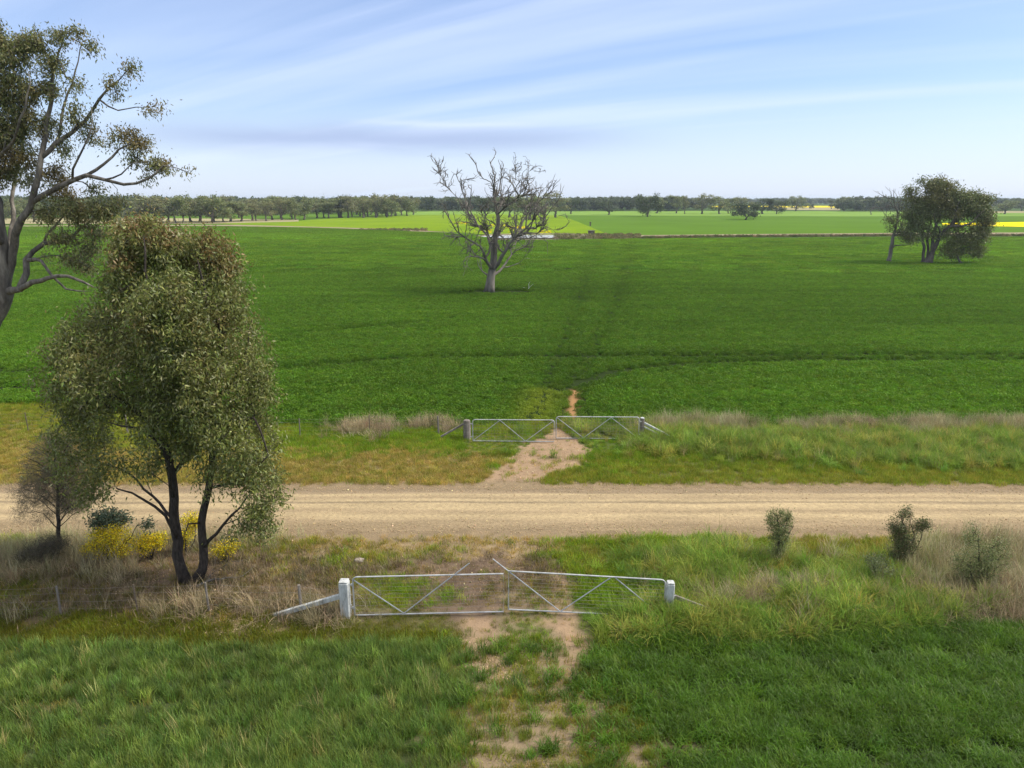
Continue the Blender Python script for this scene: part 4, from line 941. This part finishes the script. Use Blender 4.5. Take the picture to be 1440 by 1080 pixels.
finish(t, 'gum_tree', 'broad many-stemmed dark gum, biggest of the trees on the right of the paddock', 'tree', M_bark_mid, rb, leaves(t.r, ends, 38000, (.5,.5,.4), .34, .075, dc, .5), .03, power=2.2, flareh=1.2)
# low bushy tree at its right
sb_ = q(960,845,-.5); sb_[2] = 0; Ys = sb_[1]; t = Tree(sb_, 12)
t.limb([sb_, q(930,800,-.5), q(915,740,-.5), q(920,680,-.5), q(960,620,-.5)], .16, .05, step=.4, jit=.06); t.limb([q(920,740,-.5), q(1000,700,-.5), q(1080,680,-.5)], .1, .03, step=.4)
bl = [RB(Ys,*a) for a in ((900,690,80,60),(980,640,80,50),(1070,640,70,55),(1000,730,90,60),(1090,720,55,50),(850,750,50,40),(930,770,70,25,.6),(1060,770,60,25,.6),(800,730,40,40,.5),(1010,560,60,40,.5),(1120,600,40,50,.8),(1060,560,50,30,.6))]
T1 = scatter_blobs(t.r, bl, 130); t.reach(T1, step=.5, jit=.1, minh=.5, up=.1); ends = np.array([t.p[e] for e in t.ends])
finish(t, 'gum_tree', 'low bushy dark tree tucked under the right side of the broad gum', 'tree', M_bark_dead, sb_, leaves(t.r, ends, 7500, (.42,.42,.34), .34, .075, darkcol([(.12,.15,.045),(.15,.18,.05),(.17,.19,.06)], (.16,.17,.05)), .5), .03, power=2.2)
# thin leaning tree at its left
lb = q(390,785,3); lb[2] = 0; Yl = lb[1]; t = Tree(lb, 13); q3 = lambda a, b, dy=0: Rp(a, b, Yl, dy)
t.limb([lb, q3(405,710), q3(420,620), q3(440,540), q3(455,450), q3(440,400), q3(420,340), q3(418,295)], .36, .03, step=.5, jit=.05)
for l_, r0, r1 in (([q3(412,710), q3(460,690,.5), q3(510,685,.8), q3(570,680,1)], .15, .04), ([q3(430,640), q3(470,570,.5), q3(500,500,.8), q3(530,430,1)], .15, .03), ([q3(455,460), q3(490,400), q3(505,350)], .08, .02), ([q3(440,540), q3(410,500), q3(400,460)], .06, .02), ([q3(500,500,.8), q3(480,440), q3(470,320)], .05, .02), ([q3(440,600), q3(490,580,-1), q3(540,520,-1)], .08, .02)):
    t.limb(l_, r0, r1, step=.5, jit=.08)
t.twigs(160, .8, 2.2, step=.35, zmin=3, spread=.6, up=.15)
nb = len(t.p); bl = [RB(Yl,*a) for a in ((412,490,25,32,1.3),(405,560,16,20,.8),(500,590,50,40,.6),(550,630,50,35,.8),(490,520,30,30,.4))]
T1 = scatter_blobs(t.r, bl, 60); t.reach(T1, step=.5, jit=.08, minh=2.5); ends = np.array([t.p[e] for e in t.ends])
finish(t, 'half_dead_tree', 'thin half-dead leaning tree with bare top, left of the broad gum', 'tree', M_bark_dead, lb, leaves(t.r, ends, 2600, (.5,.5,.4), .32, .07, dc, .5), .025, power=2.1)

# ------------------------------------------------------------------ shrubs
def shrub(name, px, py, Y_off, blobs, nT, nL, L_, W_, cols, label, cat, stems=4, wood=M_bark_dark, sig=.1, hang=.1, tip=.004, group=None, rstem=.025, warm=None, seed=1, mat=M_leaf, var=.22, height_px=None):
    b_ = G(px, py); b_[2] = height(b_[:1], b_[1:2])[0]-.02; Yb = b_[1]+Y_off; t = Tree(b_, seed)
    bl = [B(a[0], a[1], Yb, a[2], a[3], a[4] if len(a) > 4 else None, None) for a in blobs]
    C = np.array([b[0] for b in bl])
    for k in range(stems):
        c = C[k % len(C)]+t.r.normal(0, .1, 3)
        if k == 0: t.limb([b_, b_*.5+c*.5+t.r.normal(0, .04, 3), c], rstem, rstem*.4, step=.15, jit=.012)
        else: t.limb([b_, b_*.5+c*.5+t.r.normal(0, .08, 3), c], rstem*.8, rstem*.3, step=.15, jit=.015)
    T1 = scatter_blobs(t.r, bl, nT); T1 = T1[T1[:,2] > .08+b_[2]]; t.reach(T1, step=.14, jit=.015, minh=b_[2]+.02, up=.3); ends = np.array([t.p[e] for e in t.ends])
    cf = lambda pos, k: mixc(rng, len(pos), cols, None, var)
    return finish(t, name, label, cat, wood, b_, leaves(t.r, ends, nL, sig, L_, W_, cf, hang), tip, mat, group=group, flare=1.1, wname='stem', cname='foliage', nmax=6)
GRB = [(.17,.21,.07),(.13,.165,.05),(.22,.23,.09)]
shrub('roadside_shrub', 1094, 792, 0, [(1094,740,10,20),(1084,726,5,12),(1098,724,4,12),(1110,730,4,10),(1085,738,7,14),(1104,738,9,16),(1094,762,14,16),(1094,778,13,13),(1082,727,5,8),(1108,728,5,8),(1100,752,10,14)], 260, 6000, .06, .009, GRB, 'slender upright green shrub near the road, furthest left of the verge shrubs', 'shrub', seed=21, hang=-.5, sig=.06)
shrub('roadside_shrub', 1268, 800, 0, [(1270,750,14,20),(1278,722,5,12),(1268,724,4,10),(1300,735,7,6),(1264,770,15,18),(1264,786,13,12),(1276,765,14,16),(1290,742,14,8),(1300,738,8,8),(1260,742,10,16)], 300, 9500, .07, .009, [(.12,.15,.05),(.09,.115,.04),(.19,.15,.08)], 'dark upright shrub with brownish tips between the slender and the open shrubs', 'shrub', seed=22, hang=-.3, sig=.07)
shrub('roadside_shrub', 1240, 822, 0, [(1238,800,16,18),(1228,790,10,10),(1255,808,12,12)], 110, 2800, .06, .008, [(.14,.17,.07),(.18,.21,.09)], 'small grey green shrub low in the grass beside the dark upright shrub', 'shrub', seed=23, sig=.07, hang=-.3)
shrub('roadside_shrub', 1378, 832, 0, [(1375,790,26,26),(1368,755,10,18),(1395,785,22,22),(1350,790,16,16),(1372,812,24,14),(1405,770,14,14),(1368,740,5,8),(1380,805,26,18)], 360, 8500, .065, .0075, GRB, 'wide open green shrub in tan grass at the right edge', 'shrub', seed=24, hang=-.3, sig=.08)
YC = [(.75,.56,.008),(.62,.46,.01),(.80,.64,.02),(.22,.22,.04)]
shrub('wattle_bush', 155, 795, 0, [(140,765,24,20),(160,750,24,14),(172,765,16,16),(130,775,14,12),(150,782,22,8)], 260, 9000, .045, .014, YC, 'largest bright yellow flowering bush, left of the dark trunks', 'bush', seed=31, sig=.07, hang=0)
shrub('wattle_bush', 212, 788, .1, [(212,762,20,14),(200,768,12,10),(226,760,10,10)], 130, 3600, .045, .014, YC, 'small yellow flowering bush just left of the dark trunks', 'bush', seed=32, sig=.07, hang=0)
shrub('wattle_bush', 262, 782, .2, [(262,745,14,16),(270,730,12,10),(255,760,10,12)], 120, 3600, .045, .014, YC, 'yellow flowering bush seen between the two dark trunks', 'bush', seed=33, sig=.07, hang=0)
shrub('wattle_bush', 318, 792, 0, [(318,770,14,10),(308,776,9,8),(328,765,7,7)], 70, 1700, .045, .014, YC, 'smallest sparse yellow bush, right of the dark trunks', 'bush', seed=34, sig=.06, hang=0)
shrub('bush', 150, 800, .5, [(150,725,22,10),(140,735,16,10),(168,732,14,9),(205,738,8,7)], 110, 2400, .09, .02, [(.10,.13,.08),(.08,.11,.06)], 'blue green leafy bush poking up behind the largest yellow bush', 'bush', seed=35, sig=.09, hang=.2)
# feathery small tree
fb = G(85, 785); fb[2] = 0.1; Yf = fb[1]; t = Tree(fb, 41)
t.limb([fb, P(84,760,Yf), P(81,725,Yf), P(80,690,Yf), P(78,655,Yf), P(76,625,Yf)], .065, .015, step=.2, jit=.012)
for k in range(26):
    yy = 745-k*4.6; a = random.choice((-1, 1)); ln = 38+18*math.sin(k/25*3.1); dz = random.uniform(-.8, .8)
    t.limb([P(81,yy,Yf), P(81+a*ln*.5, yy-20, Yf+dz*.5), P(81+a*ln, yy-26+random.uniform(-6, 6), Yf+dz)], .016, .005, step=.16, jit=.015)
bl = [B(78,655,Yf,42,44,44), B(55,680,Yf,34,34,36), B(105,670,Yf,34,36,36), B(80,625,Yf,30,18,30), B(60,715,Yf,36,22,30), B(105,710,Yf,28,20,28), B(90,690,Yf,40,30,40)]
T1 = scatter_blobs(t.r, bl, 420); t.reach(T1, step=.16, jit=.012, minh=.8, up=.25, back=1.); ends = np.array([t.p[e] for e in t.ends])
FC = [(.13,.11,.075),(.10,.095,.055),(.16,.135,.09)]
finish(t, 'sheoak', 'small feathery grey brown tree with one thin stem at the left', 'tree', M_bark_dark, fb, leaves(t.r, ends, 30000, (.09,.09,.1), .16, .0032, lambda p_, k: mixc(rng, len(p_), FC, None, .2), .1), .003, flare=1.2)
shrub('bush', 60, 808, .2, [(55,775,26,16),(75,765,20,14),(38,782,16,12)], 200, 7000, .12, .004, [(.10,.085,.055),(.075,.07,.045)], 'low dark twiggy bush at the foot of the feathery tree', 'bush', seed=43, sig=.08, hang=-.2)
# fallen branch under the gum, stone by the verge
f0 = G(278, 838); f0[2] = height(f0[:1], f0[1:2])[0]+.05; f1 = G(345, 815); f1[2] = height(f1[:1], f1[1:2])[0]+.1
t = Tree(f0, 50); t.limb([f0, f0*.6+f1*.4+[0,0,.08], f1], .035, .015, step=.15, jit=.02); t.twigs(12, .3, .8, step=.12, spread=.5, up=.05); t.radii(.006); o = t.wood('fallen_branch', M_bark_gum, None, f0, flare=1.05); tag(o, 'thin fallen branch lying right of the two dark trunks', 'branch')
f0 = G(505, 790); V, F_ = rockmesh(3); V = [(v[0]*.17+f0[0], v[1]*.13+f0[1], v[2]*.15+.06) for v in V]
o = meshobj('stone', V, F_, M_rock, None, tuple(f0)); tag(o, 'brown stone lying on the near verge up from the left gate post', 'stone')

# pump hut by the pond with little post beside it
hb = G(831.5, 330); hr_ = empty('pump_hut', hb); tag(hr_, 'tiny brown hut standing beside the distant pond', 'hut')
mb = MB(); mb.beam(hb+[0,0,-.1], hb+[0,0,1.15], 1.9, 1.6, .05); mb.build('wall', M_rust, hr_, hb)
mb = MB(); mb.beam(hb+[-1.15,0,1.22], hb+[1.15,0,1.3], 1.9, .1, .02); mb.build('roof', M_bark_far, hr_, hb)
mb = MB(); mb.beam(hb+[.2,-.815,.05], hb+[.2,-.815,.95], .6, .05, .01); mb.build('door', M_post, hr_, hb)
hb = G(830, 318); mb = MB(); mb.beam(hb+[0,0,-.1], hb+[0,0,1.6], .5, .4, .05); mb.beam(hb+[-.45,0,1.55], hb+[.45,0,1.6], .45, .25, .04); o = mb.build('feeder', M_bark_far, None, hb); tag(o, 'small dark stock feeder on a post in the paddock behind the hut', 'feeder')

# ------------------------------------------------------------------ distant trees
def farproto(seed, Ht, Wd, nb, nl, ls, cols, trunkh=.3, low=False, bare=False):
    """returns (trunk mesh, crown mesh), origin at the foot"""
    t = Tree((0,0,0), seed); r = t.r
    t.limb([(0,0,-.2), (r.normal(0,.2),r.normal(0,.2),Ht*trunkh), (r.normal(0,.5),r.normal(0,.5),Ht*.8)], Ht*.028, .05, step=.7, jit=.1)
    for k in range(4):
        a = r.uniform(0, 6.28); t.limb([(0,0,Ht*trunkh*r.uniform(.5,1)), (math.cos(a)*Wd*.2, math.sin(a)*Wd*.2, Ht*.5), (math.cos(a)*Wd*.35, math.sin(a)*Wd*.35, Ht*.75)], Ht*.014, .04, step=.8, jit=.12)
    bl = []
    for k in range(nb):
        a = r.uniform(0, 6.28); d = Wd*.5*math.sqrt(r.random())*.75; zf = r.uniform(trunkh*.9 if not low else .25, .9); s_ = Wd*r.uniform(.12, .2)
        bl.append((np.array([math.cos(a)*d, math.sin(a)*d, Ht*zf]), np.array([s_, s_, s_*.75]), 1))
    T1 = scatter_blobs(r, bl, nb*5); t.reach(T1, step=.9, jit=.12, minh=Ht*.12)
    ends = np.array([t.p[e] for e in t.ends]); t.radii(.035, 2.2)
    w = t.wood('trunk', M_bark_far, None, (0,0,0), minr=.05, nmax=6, flareh=1)
    c = None
    if not bare:
        V, F, T_ = leaves(r, ends, nl, (ls*1.1,)*3, ls*1.3, ls*.38, lambda p_, k: mixc(rng, len(p_), cols, None, .2), .2); c = meshobj('crown', V, F, M_farleaf, tint=T_)
    return w, c
OL = [(.19,.22,.085),(.24,.26,.11),(.15,.175,.07)]; DK = [(.07,.095,.04),(.095,.12,.05)]; WM = [(.22,.23,.10),(.26,.25,.12),(.17,.18,.08)]
fp = [farproto(101, 12, 9, 16, 3600, .42, OL), farproto(102, 12, 8, 13, 2200, .42, WM, .38), farproto(103, 12, 11, 18, 2800, .45, OL, .28), farproto(104, 12, 7.5, 12, 2000, .42, DK, .3), farproto(105, 7, 9, 16, 2600, .42, DK, .12, True), farproto(106, 12, 8.5, 14, 1500, .45, WM, .32)]
bare = farproto(107, 9, 5, 8, 0, .4, OL, .4, bare=True)
used = set()
def fartree(px, py, hpx, wpx, k, label, group):
    b_ = G(px, py); d = b_[1]; base_h = 7. if k == 4 else (9. if k == 9 else 12.)
    s_ = d/ray(px, py)[1]/1000; hz = hpx*s_/base_h; bw = {0:9,1:8,2:11,3:7.5,4:9,5:8.5,9:5}[k]; hx = wpx*s_/bw
    root = empty('distant_tree', b_); tag(root, label, 'tree', group); root.rotation_euler[2] = random.uniform(0, 6.28); k_ = (1.25, 1.0) if group.startswith('gums') else (1.55, 1.15); root.scale = (hx*k_[0], hx*k_[0], hz*k_[1])
    w, c = bare if k == 9 else fp[k]
    for o in (w, c):
        if o is None: continue
        if o in used: n_ = o.copy(); COL.objects.link(n_)
        else: n_ = o; used.add(o)
        n_.parent = root
    return root
IND = [ (910,305,25,26,4,'dark round bush-like tree alone in front of the far wood'), (924,300,21,20,0,'spreading olive tree just right and behind the dark round tree'), (856,302,16,18,3,'small round dark tree midway between pond and dark round tree'),
 (803,301,17,14,3,'small upright dark tree right of the leafless tree, before the wood'), (951,300,22,17,0,'upright olive tree, first of the row right of the dark round tree'), (963,301,24,9,1,'very slim pale-trunked tree in the row right of the dark round tree'),
 (987,301,24,20,5,'open-crowned tree right of the slim pale-trunked tree'), (1012,301,22,24,2,'wide olive tree left of the squat brown one'), (1024,300,19,16,0,'narrow tree touching the wide olive one on its right'), (1048,309,20,32,4,'squat brownish tree standing nearer than its row, right of centre'),
 (1040,303,22,18,5,'thin-crowned tree rising behind the squat brownish one'), (1072,301,19,19,3,'rounded dark tree right of the squat brownish one'), (1092,301,16,20,4,'low dark tree, second right of the squat brownish one'), (1119,297,19,22,2,'twin-crowned tree standing before the far yellow strip'),
 (1141,294,6,6,4,'tiny round bush on the pale stubble below the yellow strip'), (1169,294,11,8,3,'tiny upright tree at the right end of the far yellow strip'), (1187,297,18,20,2,'broad dark tree at the left end of the right-hand wood'), (1225,302,12,8,9,'small bare pale tree in front of the right-hand wood'),
 (1412,301,17,24,2,'spreading tree right of the broad gum near the right edge'), (1436,297,14,22,4,'low dark tree cut by the right edge'), (781,306,30,26,5,'brownish bushy tree just right of the leafless tree crown'), (745,309,32,40,2,'wide dark tree directly behind the leafless tree crown'), (716,306,26,24,0,'olive tree left of the wide one, seen through bare branches'), (683,304,22,20,3,'small dark tree behind the left bare branches'),
 (581,302,22,16,1,'slim tree at the right end of the left tree row'), (1060,302,17,12,1,'small slim tree behind the squat brownish one')]
for a in IND: fartree(*a, 'lone trees in the far paddocks')
# the long left tree row
lx = np.linspace(205, 575, 34); R_ = random.Random(5)
for i, X_ in enumerate(lx):
    X_ += R_.uniform(-5, 5); by = np.interp(X_, [200, 300, 420, 580], [313.5, 313, 308.5, 303.5])+R_.uniform(-1.5, 1.2)
    hh = (by-278.5)+R_.uniform(-6, 5); fartree(X_, by, hh, hh*R_.uniform(.75, 1.15), R_.choice((0, 1, 2, 5, 1, 5)), 'olive gum in the long tree row beyond the crop on the left', 'gums of the long left tree row')
for i in range(46):
    X_ = R_.uniform(-60, 570); by = R_.uniform(301, 307); hh = by-279+R_.uniform(-5, 3.5)
    fartree(X_, by, hh, hh*R_.uniform(.8, 1.2), R_.choice((0, 1, 2, 5)), 'smaller gum set back behind the long left tree row', 'gums set back behind the left tree row')
for X_, by in ((20,316),(48,312),(130,314),(-20,316)): fartree(X_, by, by-280, (by-280)*.9, R_.choice((0, 2)), 'olive gum beyond the crop seen through the limbs of the huge left gum', 'gums seen through the huge left gum')
# far woods, one mass
c = bpy.data.collections.new('wood_tree')
for k, cols in enumerate((DK, OL, DK, [(.10,.125,.06),(.13,.15,.08)], DK)):
    r = np.random.default_rng(300+k); bl = []
    for j in range(12):
        a = r.uniform(0, 6.28); d = 3.6*math.sqrt(r.random()); bl.append((np.array([math.cos(a)*d, math.sin(a)*d, r.uniform(3., 10.2)]), np.array([1.7,1.7,1.3]), 1))
    C = scatter_blobs(r, bl, 130); V, F, T_ = leaves(r, C, 620, .6, 1.5, .5, lambda p_, k: mixc(rng, len(p_), cols, None, .18), .2)
    o = meshobj('wood_tree', V, F, M_farleaf, link=False, tint=T_); c.objects.link(o)
PR['wood'] = c
L = []; Sx = []
def band(x0_, x1_, ya, yb, n_, hmin=.8, hmax=1.15):
    for _ in range(n_):
        pxx = rng.uniform(x0_, x1_); pyy = 1/rng.uniform(1/(yb), 1/(ya)) if False else rng.uniform(ya, yb); q = G(pxx, pyy); L.append(q); Sx.append(rng.uniform(hmin, hmax))
band(-300, 560, 297, 302, 300); band(-300, 200, 301, 308, 90)
band(560, 800, 293.5, 297.5, 230); band(795, 960, 294.5, 297.2, 150); band(940, 1060, 293.2, 295.6, 60); band(1180, 1345, 294.5, 298.0, 150); band(1345, 1750, 290.5, 293.5, 150, .8, 1.1)
band(-300, 1750, 286.5, 289, 900, .8, 1.15); band(-300, 1750, 284.0, 286.5, 1300, .9, 1.3); band(1060, 1180, 287, 288.4, 50)
L = np.array(L); Sx = np.array(Sx); k = ~((proj(L[:,0], L[:,1])[1] > 288.8) & (proj(L[:,0], L[:,1])[0] > 1000) & (proj(L[:,0], L[:,1])[0] < 1180) & (proj(L[:,0], L[:,1])[1] < 297)); L = L[k]; Sx = Sx[k]
sc = np.stack([Sx*rng.uniform(.9, 1.4, len(Sx)), Sx*rng.uniform(.9, 1.4, len(Sx)), Sx], 1)
scatter('woodland', L, 'wood', np.ones((len(L), 3)), sc, 'dark far-off eucalypt woods along the horizon', 'woodland', tilt=0.0)
# scrub line along the track and by the pond, yellow weeds
PR['scrub'] = protos('scrub_clump', [leafclump(60, .6, .6, .3, .07, s+400) for s in range(4)], M_grass)
L = []
for _ in range(1200):
    X_ = rng.uniform(880, 1440); L.append(G(X_, np.interp(X_, [880, 1000, 1250, 1440], [335.2, 333.4, 331.8, 331.7])+rng.normal(0, .2)))
for _ in range(700): L.append(G(rng.uniform(780, 900), rng.uniform(330, 336.5)))
for _ in range(300): L.append(G(rng.uniform(505, 600), rng.uniform(322.5, 325.5)))
L = np.array(L); scatter('scrub', L, 'scrub', tints(len(L), [(.15,.13,.07),(.09,.11,.04),(.2,.17,.1)], .2), rng.uniform(.5, 1.3, len(L)), 'low dry scrub along the distant track and pond edge', 'scrub')
L = []
for (a, b, sx, sy, c_) in ((650,314,6,1,30),(700,318,10,1.5,35),(728,321,7,1,60),(765,327,5,1,30),(690,325,14,1.5,30)):
    for _ in range(c_): L.append(G(rng.normal(a, sx), rng.normal(b, sy)))
L = np.array(L); scatter('yellow_weeds', L, 'scrub', tints(len(L), [(.7,.58,.01)], .1), rng.uniform(.5, 1.1, len(L)), 'patches of yellow flowers in the lime paddock behind the leafless tree', 'flowers')

# ------------------------------------------------------------------ haze
m, n, l = nm('haze_air'); out = N(n, 'ShaderNodeOutputMaterial'); pv = N(n, 'ShaderNodeVolumePrincipled')
pv.inputs['Color'].default_value = (.80,.90,1,1); pv.inputs['Density'].default_value = .00014; pv.inputs['Anisotropy'].default_value = .2
l.new(pv.outputs[0], out.inputs['Volume'])
V = [(a, b, c) for c in (-2, 24) for b in (-420, 7010) for a in (-7010, 7010)]
hz = meshobj('haze', V, [(0,2,3,1),(4,5,7,6),(0,1,5,4),(1,3,7,5),(3,2,6,7),(2,0,4,6)], m); tag(hz, 'thin pale haze over the far paddocks', 'haze', kind='stuff')

# ------------------------------------------------------------------ sky and sun
EL, AZ = math.radians(49), math.radians(86)     # azimuth clockwise from +Y (ahead): right and a little behind
sd = Vector((math.sin(AZ)*math.cos(EL), math.cos(AZ)*math.cos(EL), math.sin(EL)))
sun = bpy.data.objects.new('sun', bpy.data.lights.new('sun', 'SUN')); COL.objects.link(sun); sun.location = (20, -20, 60)
sun.rotation_euler = (-sd).to_track_quat('-Z', 'Y').to_euler(); sun.data.energy = 2.65; sun.data.angle = math.radians(8); sun.data.color = (1, .93, .82)
w = bpy.data.worlds.new('World'); S.world = w; w.use_nodes = True; n = w.node_tree.nodes; l = w.node_tree.links; n.clear()
out = N(n, 'ShaderNodeOutputWorld'); bg = N(n, 'ShaderNodeBackground'); bg.inputs[1].default_value = .085
sky = N(n, 'ShaderNodeTexSky'); sky.sky_type = 'NISHITA'; sky.sun_disc = False; sky.sun_elevation = EL; sky.sun_rotation = AZ; sky.altitude = 100; sky.air_density = 1.0; sky.dust_density = .6; sky.ozone_density = 2.0
tc = N(n, 'ShaderNodeTexCoord'); sx = N(n, 'ShaderNodeSeparateXYZ'); l.new(tc.outputs['Generated'], sx.inputs[0])
def mth(op, a, b=None, c=None):
    q = N(n, 'ShaderNodeMath', operation=op)
    for i_, v in enumerate((a, b, c)):
        if v is None: continue
        if isinstance(v, (int, float)): q.inputs[i_].default_value = v
        else: l.new(v, q.inputs[i_])
    return q.outputs[0]
zc = mth('ADD', mth('MAXIMUM', sx.outputs['Z'], 0.0), .10)
cx = mth('DIVIDE', sx.outputs['X'], zc); cy = mth('DIVIDE', sx.outputs['Y'], zc)
cmb = N(n, 'ShaderNodeCombineXYZ'); l.new(cx, cmb.inputs[0]); l.new(cy, cmb.inputs[1])
def cloud(rot, scl, sc, det, lo, hi, dist=.6, off=(0,0,0)):
    m0 = N(n, 'ShaderNodeMapping'); m0.inputs['Rotation'].default_value = (0,0,math.radians(rot)); l.new(cmb.outputs[0], m0.inputs[0])
    mp = N(n, 'ShaderNodeMapping'); mp.inputs['Scale'].default_value = scl; mp.inputs['Location'].default_value = off; l.new(m0.outputs[0], mp.inputs[0])
    t_ = N(n, 'ShaderNodeTexNoise'); t_.inputs['Scale'].default_value = sc; t_.inputs['Detail'].default_value = det; t_.inputs['Distortion'].default_value = dist; t_.inputs['Roughness'].default_value = .5; l.new(mp.outputs[0], t_.inputs['Vector'])
    r = N(n, 'ShaderNodeMapRange'); r.interpolation_type = 'SMOOTHSTEP'; l.new(t_.outputs[0], r.inputs[0]); r.inputs[1].default_value = lo; r.inputs[2].default_value = hi; return r.outputs[0]
c1 = cloud(25, (.16, 1.0, 1), .55, 5, .28, .72, off=(1.3,.4,0)); c2 = cloud(33, (.14, 1.6, 1), 1.1, 6, .36, .74, off=(3,7,0))
cov = mth('MINIMUM', mth('ADD', mth('MULTIPLY', c1, .62), mth('MULTIPLY', c2, .38)), 1.0)
# veil near the horizon
hz_ = N(n, 'ShaderNodeMapRange'); hz_.interpolation_type = 'SMOOTHSTEP'; l.new(sx.outputs['Z'], hz_.inputs[0]); hz_.inputs[1].default_value = .0; hz_.inputs[2].default_value = .20; hz_.inputs[3].default_value = .62; hz_.inputs[4].default_value = 0
cov = mth('MAXIMUM', cov, hz_.outputs[0])
mx = N(n, 'ShaderNodeMix', data_type='RGBA'); l.new(cov, mx.inputs[0]); skt = N(n, 'ShaderNodeMix', data_type='RGBA', blend_type='MULTIPLY'); skt.inputs[0].default_value = 1; l.new(sky.outputs[0], skt.inputs[6]); skt.inputs[7].default_value = (.88, .93, 1.12, 1); l.new(skt.outputs[2], mx.inputs[6]); mx.inputs[7].default_value = (5.5, 6.3, 8.0, 1)
# low lavender cloud bank
az = mth('ARCTAN2', sx.outputs['X'], sx.outputs['Y'])
wrp = cloud(-5, (.5,.5,1), 1.2, 5, 0, 1)
ee = mth('ADD', sx.outputs['Z'], mth('MULTIPLY', mth('SUBTRACT', wrp, .5), .018))
e1 = mth('POWER', mth('ABSOLUTE', mth('DIVIDE', mth('SUBTRACT', ee, .077), .016)), 2.0); a1 = mth('POWER', mth('ABSOLUTE', mth('DIVIDE', mth('SUBTRACT', az, -.17), .30)), 4.0)
bank = mth('MULTIPLY', mth('EXPONENT', mth('MULTIPLY', mth('ADD', e1, a1), -1.0)), .85)
mx2 = N(n, 'ShaderNodeMix', data_type='RGBA'); l.new(bank, mx2.inputs[0]); l.new(mx.outputs[2], mx2.inputs[6]); mx2.inputs[7].default_value = (3.1, 3.85, 5.7, 1)
e2 = mth('POWER', mth('ABSOLUTE', mth('DIVIDE', mth('SUBTRACT', ee, .096), .0035)), 2.0); a2 = mth('POWER', mth('ABSOLUTE', mth('DIVIDE', mth('SUBTRACT', az, -.08), .11)), 4.0)
rim = mth('MULTIPLY', mth('EXPONENT', mth('MULTIPLY', mth('ADD', e2, a2), -1.0)), .6)
mx3 = N(n, 'ShaderNodeMix', data_type='RGBA'); l.new(rim, mx3.inputs[0]); l.new(mx2.outputs[2], mx3.inputs[6]); mx3.inputs[7].default_value = (5.2, 6.0, 8.0, 1)
# bright broken cloud added overhead, out of view, as whiter fill light
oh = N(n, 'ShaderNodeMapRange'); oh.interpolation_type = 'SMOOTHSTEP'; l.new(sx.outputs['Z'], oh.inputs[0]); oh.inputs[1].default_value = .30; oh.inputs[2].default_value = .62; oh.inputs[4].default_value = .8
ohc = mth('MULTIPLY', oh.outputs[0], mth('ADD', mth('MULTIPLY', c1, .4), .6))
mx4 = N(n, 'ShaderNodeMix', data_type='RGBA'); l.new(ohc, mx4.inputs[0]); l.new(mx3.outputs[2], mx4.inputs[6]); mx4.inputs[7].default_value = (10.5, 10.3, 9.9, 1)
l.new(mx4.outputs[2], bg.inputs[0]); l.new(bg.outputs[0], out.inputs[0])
S.view_settings.view_transform = 'Standard'; S.view_settings.look = 'None'; S.view_settings.exposure = .85; S.view_settings.gamma = 1
S.render.resolution_x = 1024; S.render.resolution_y = 768
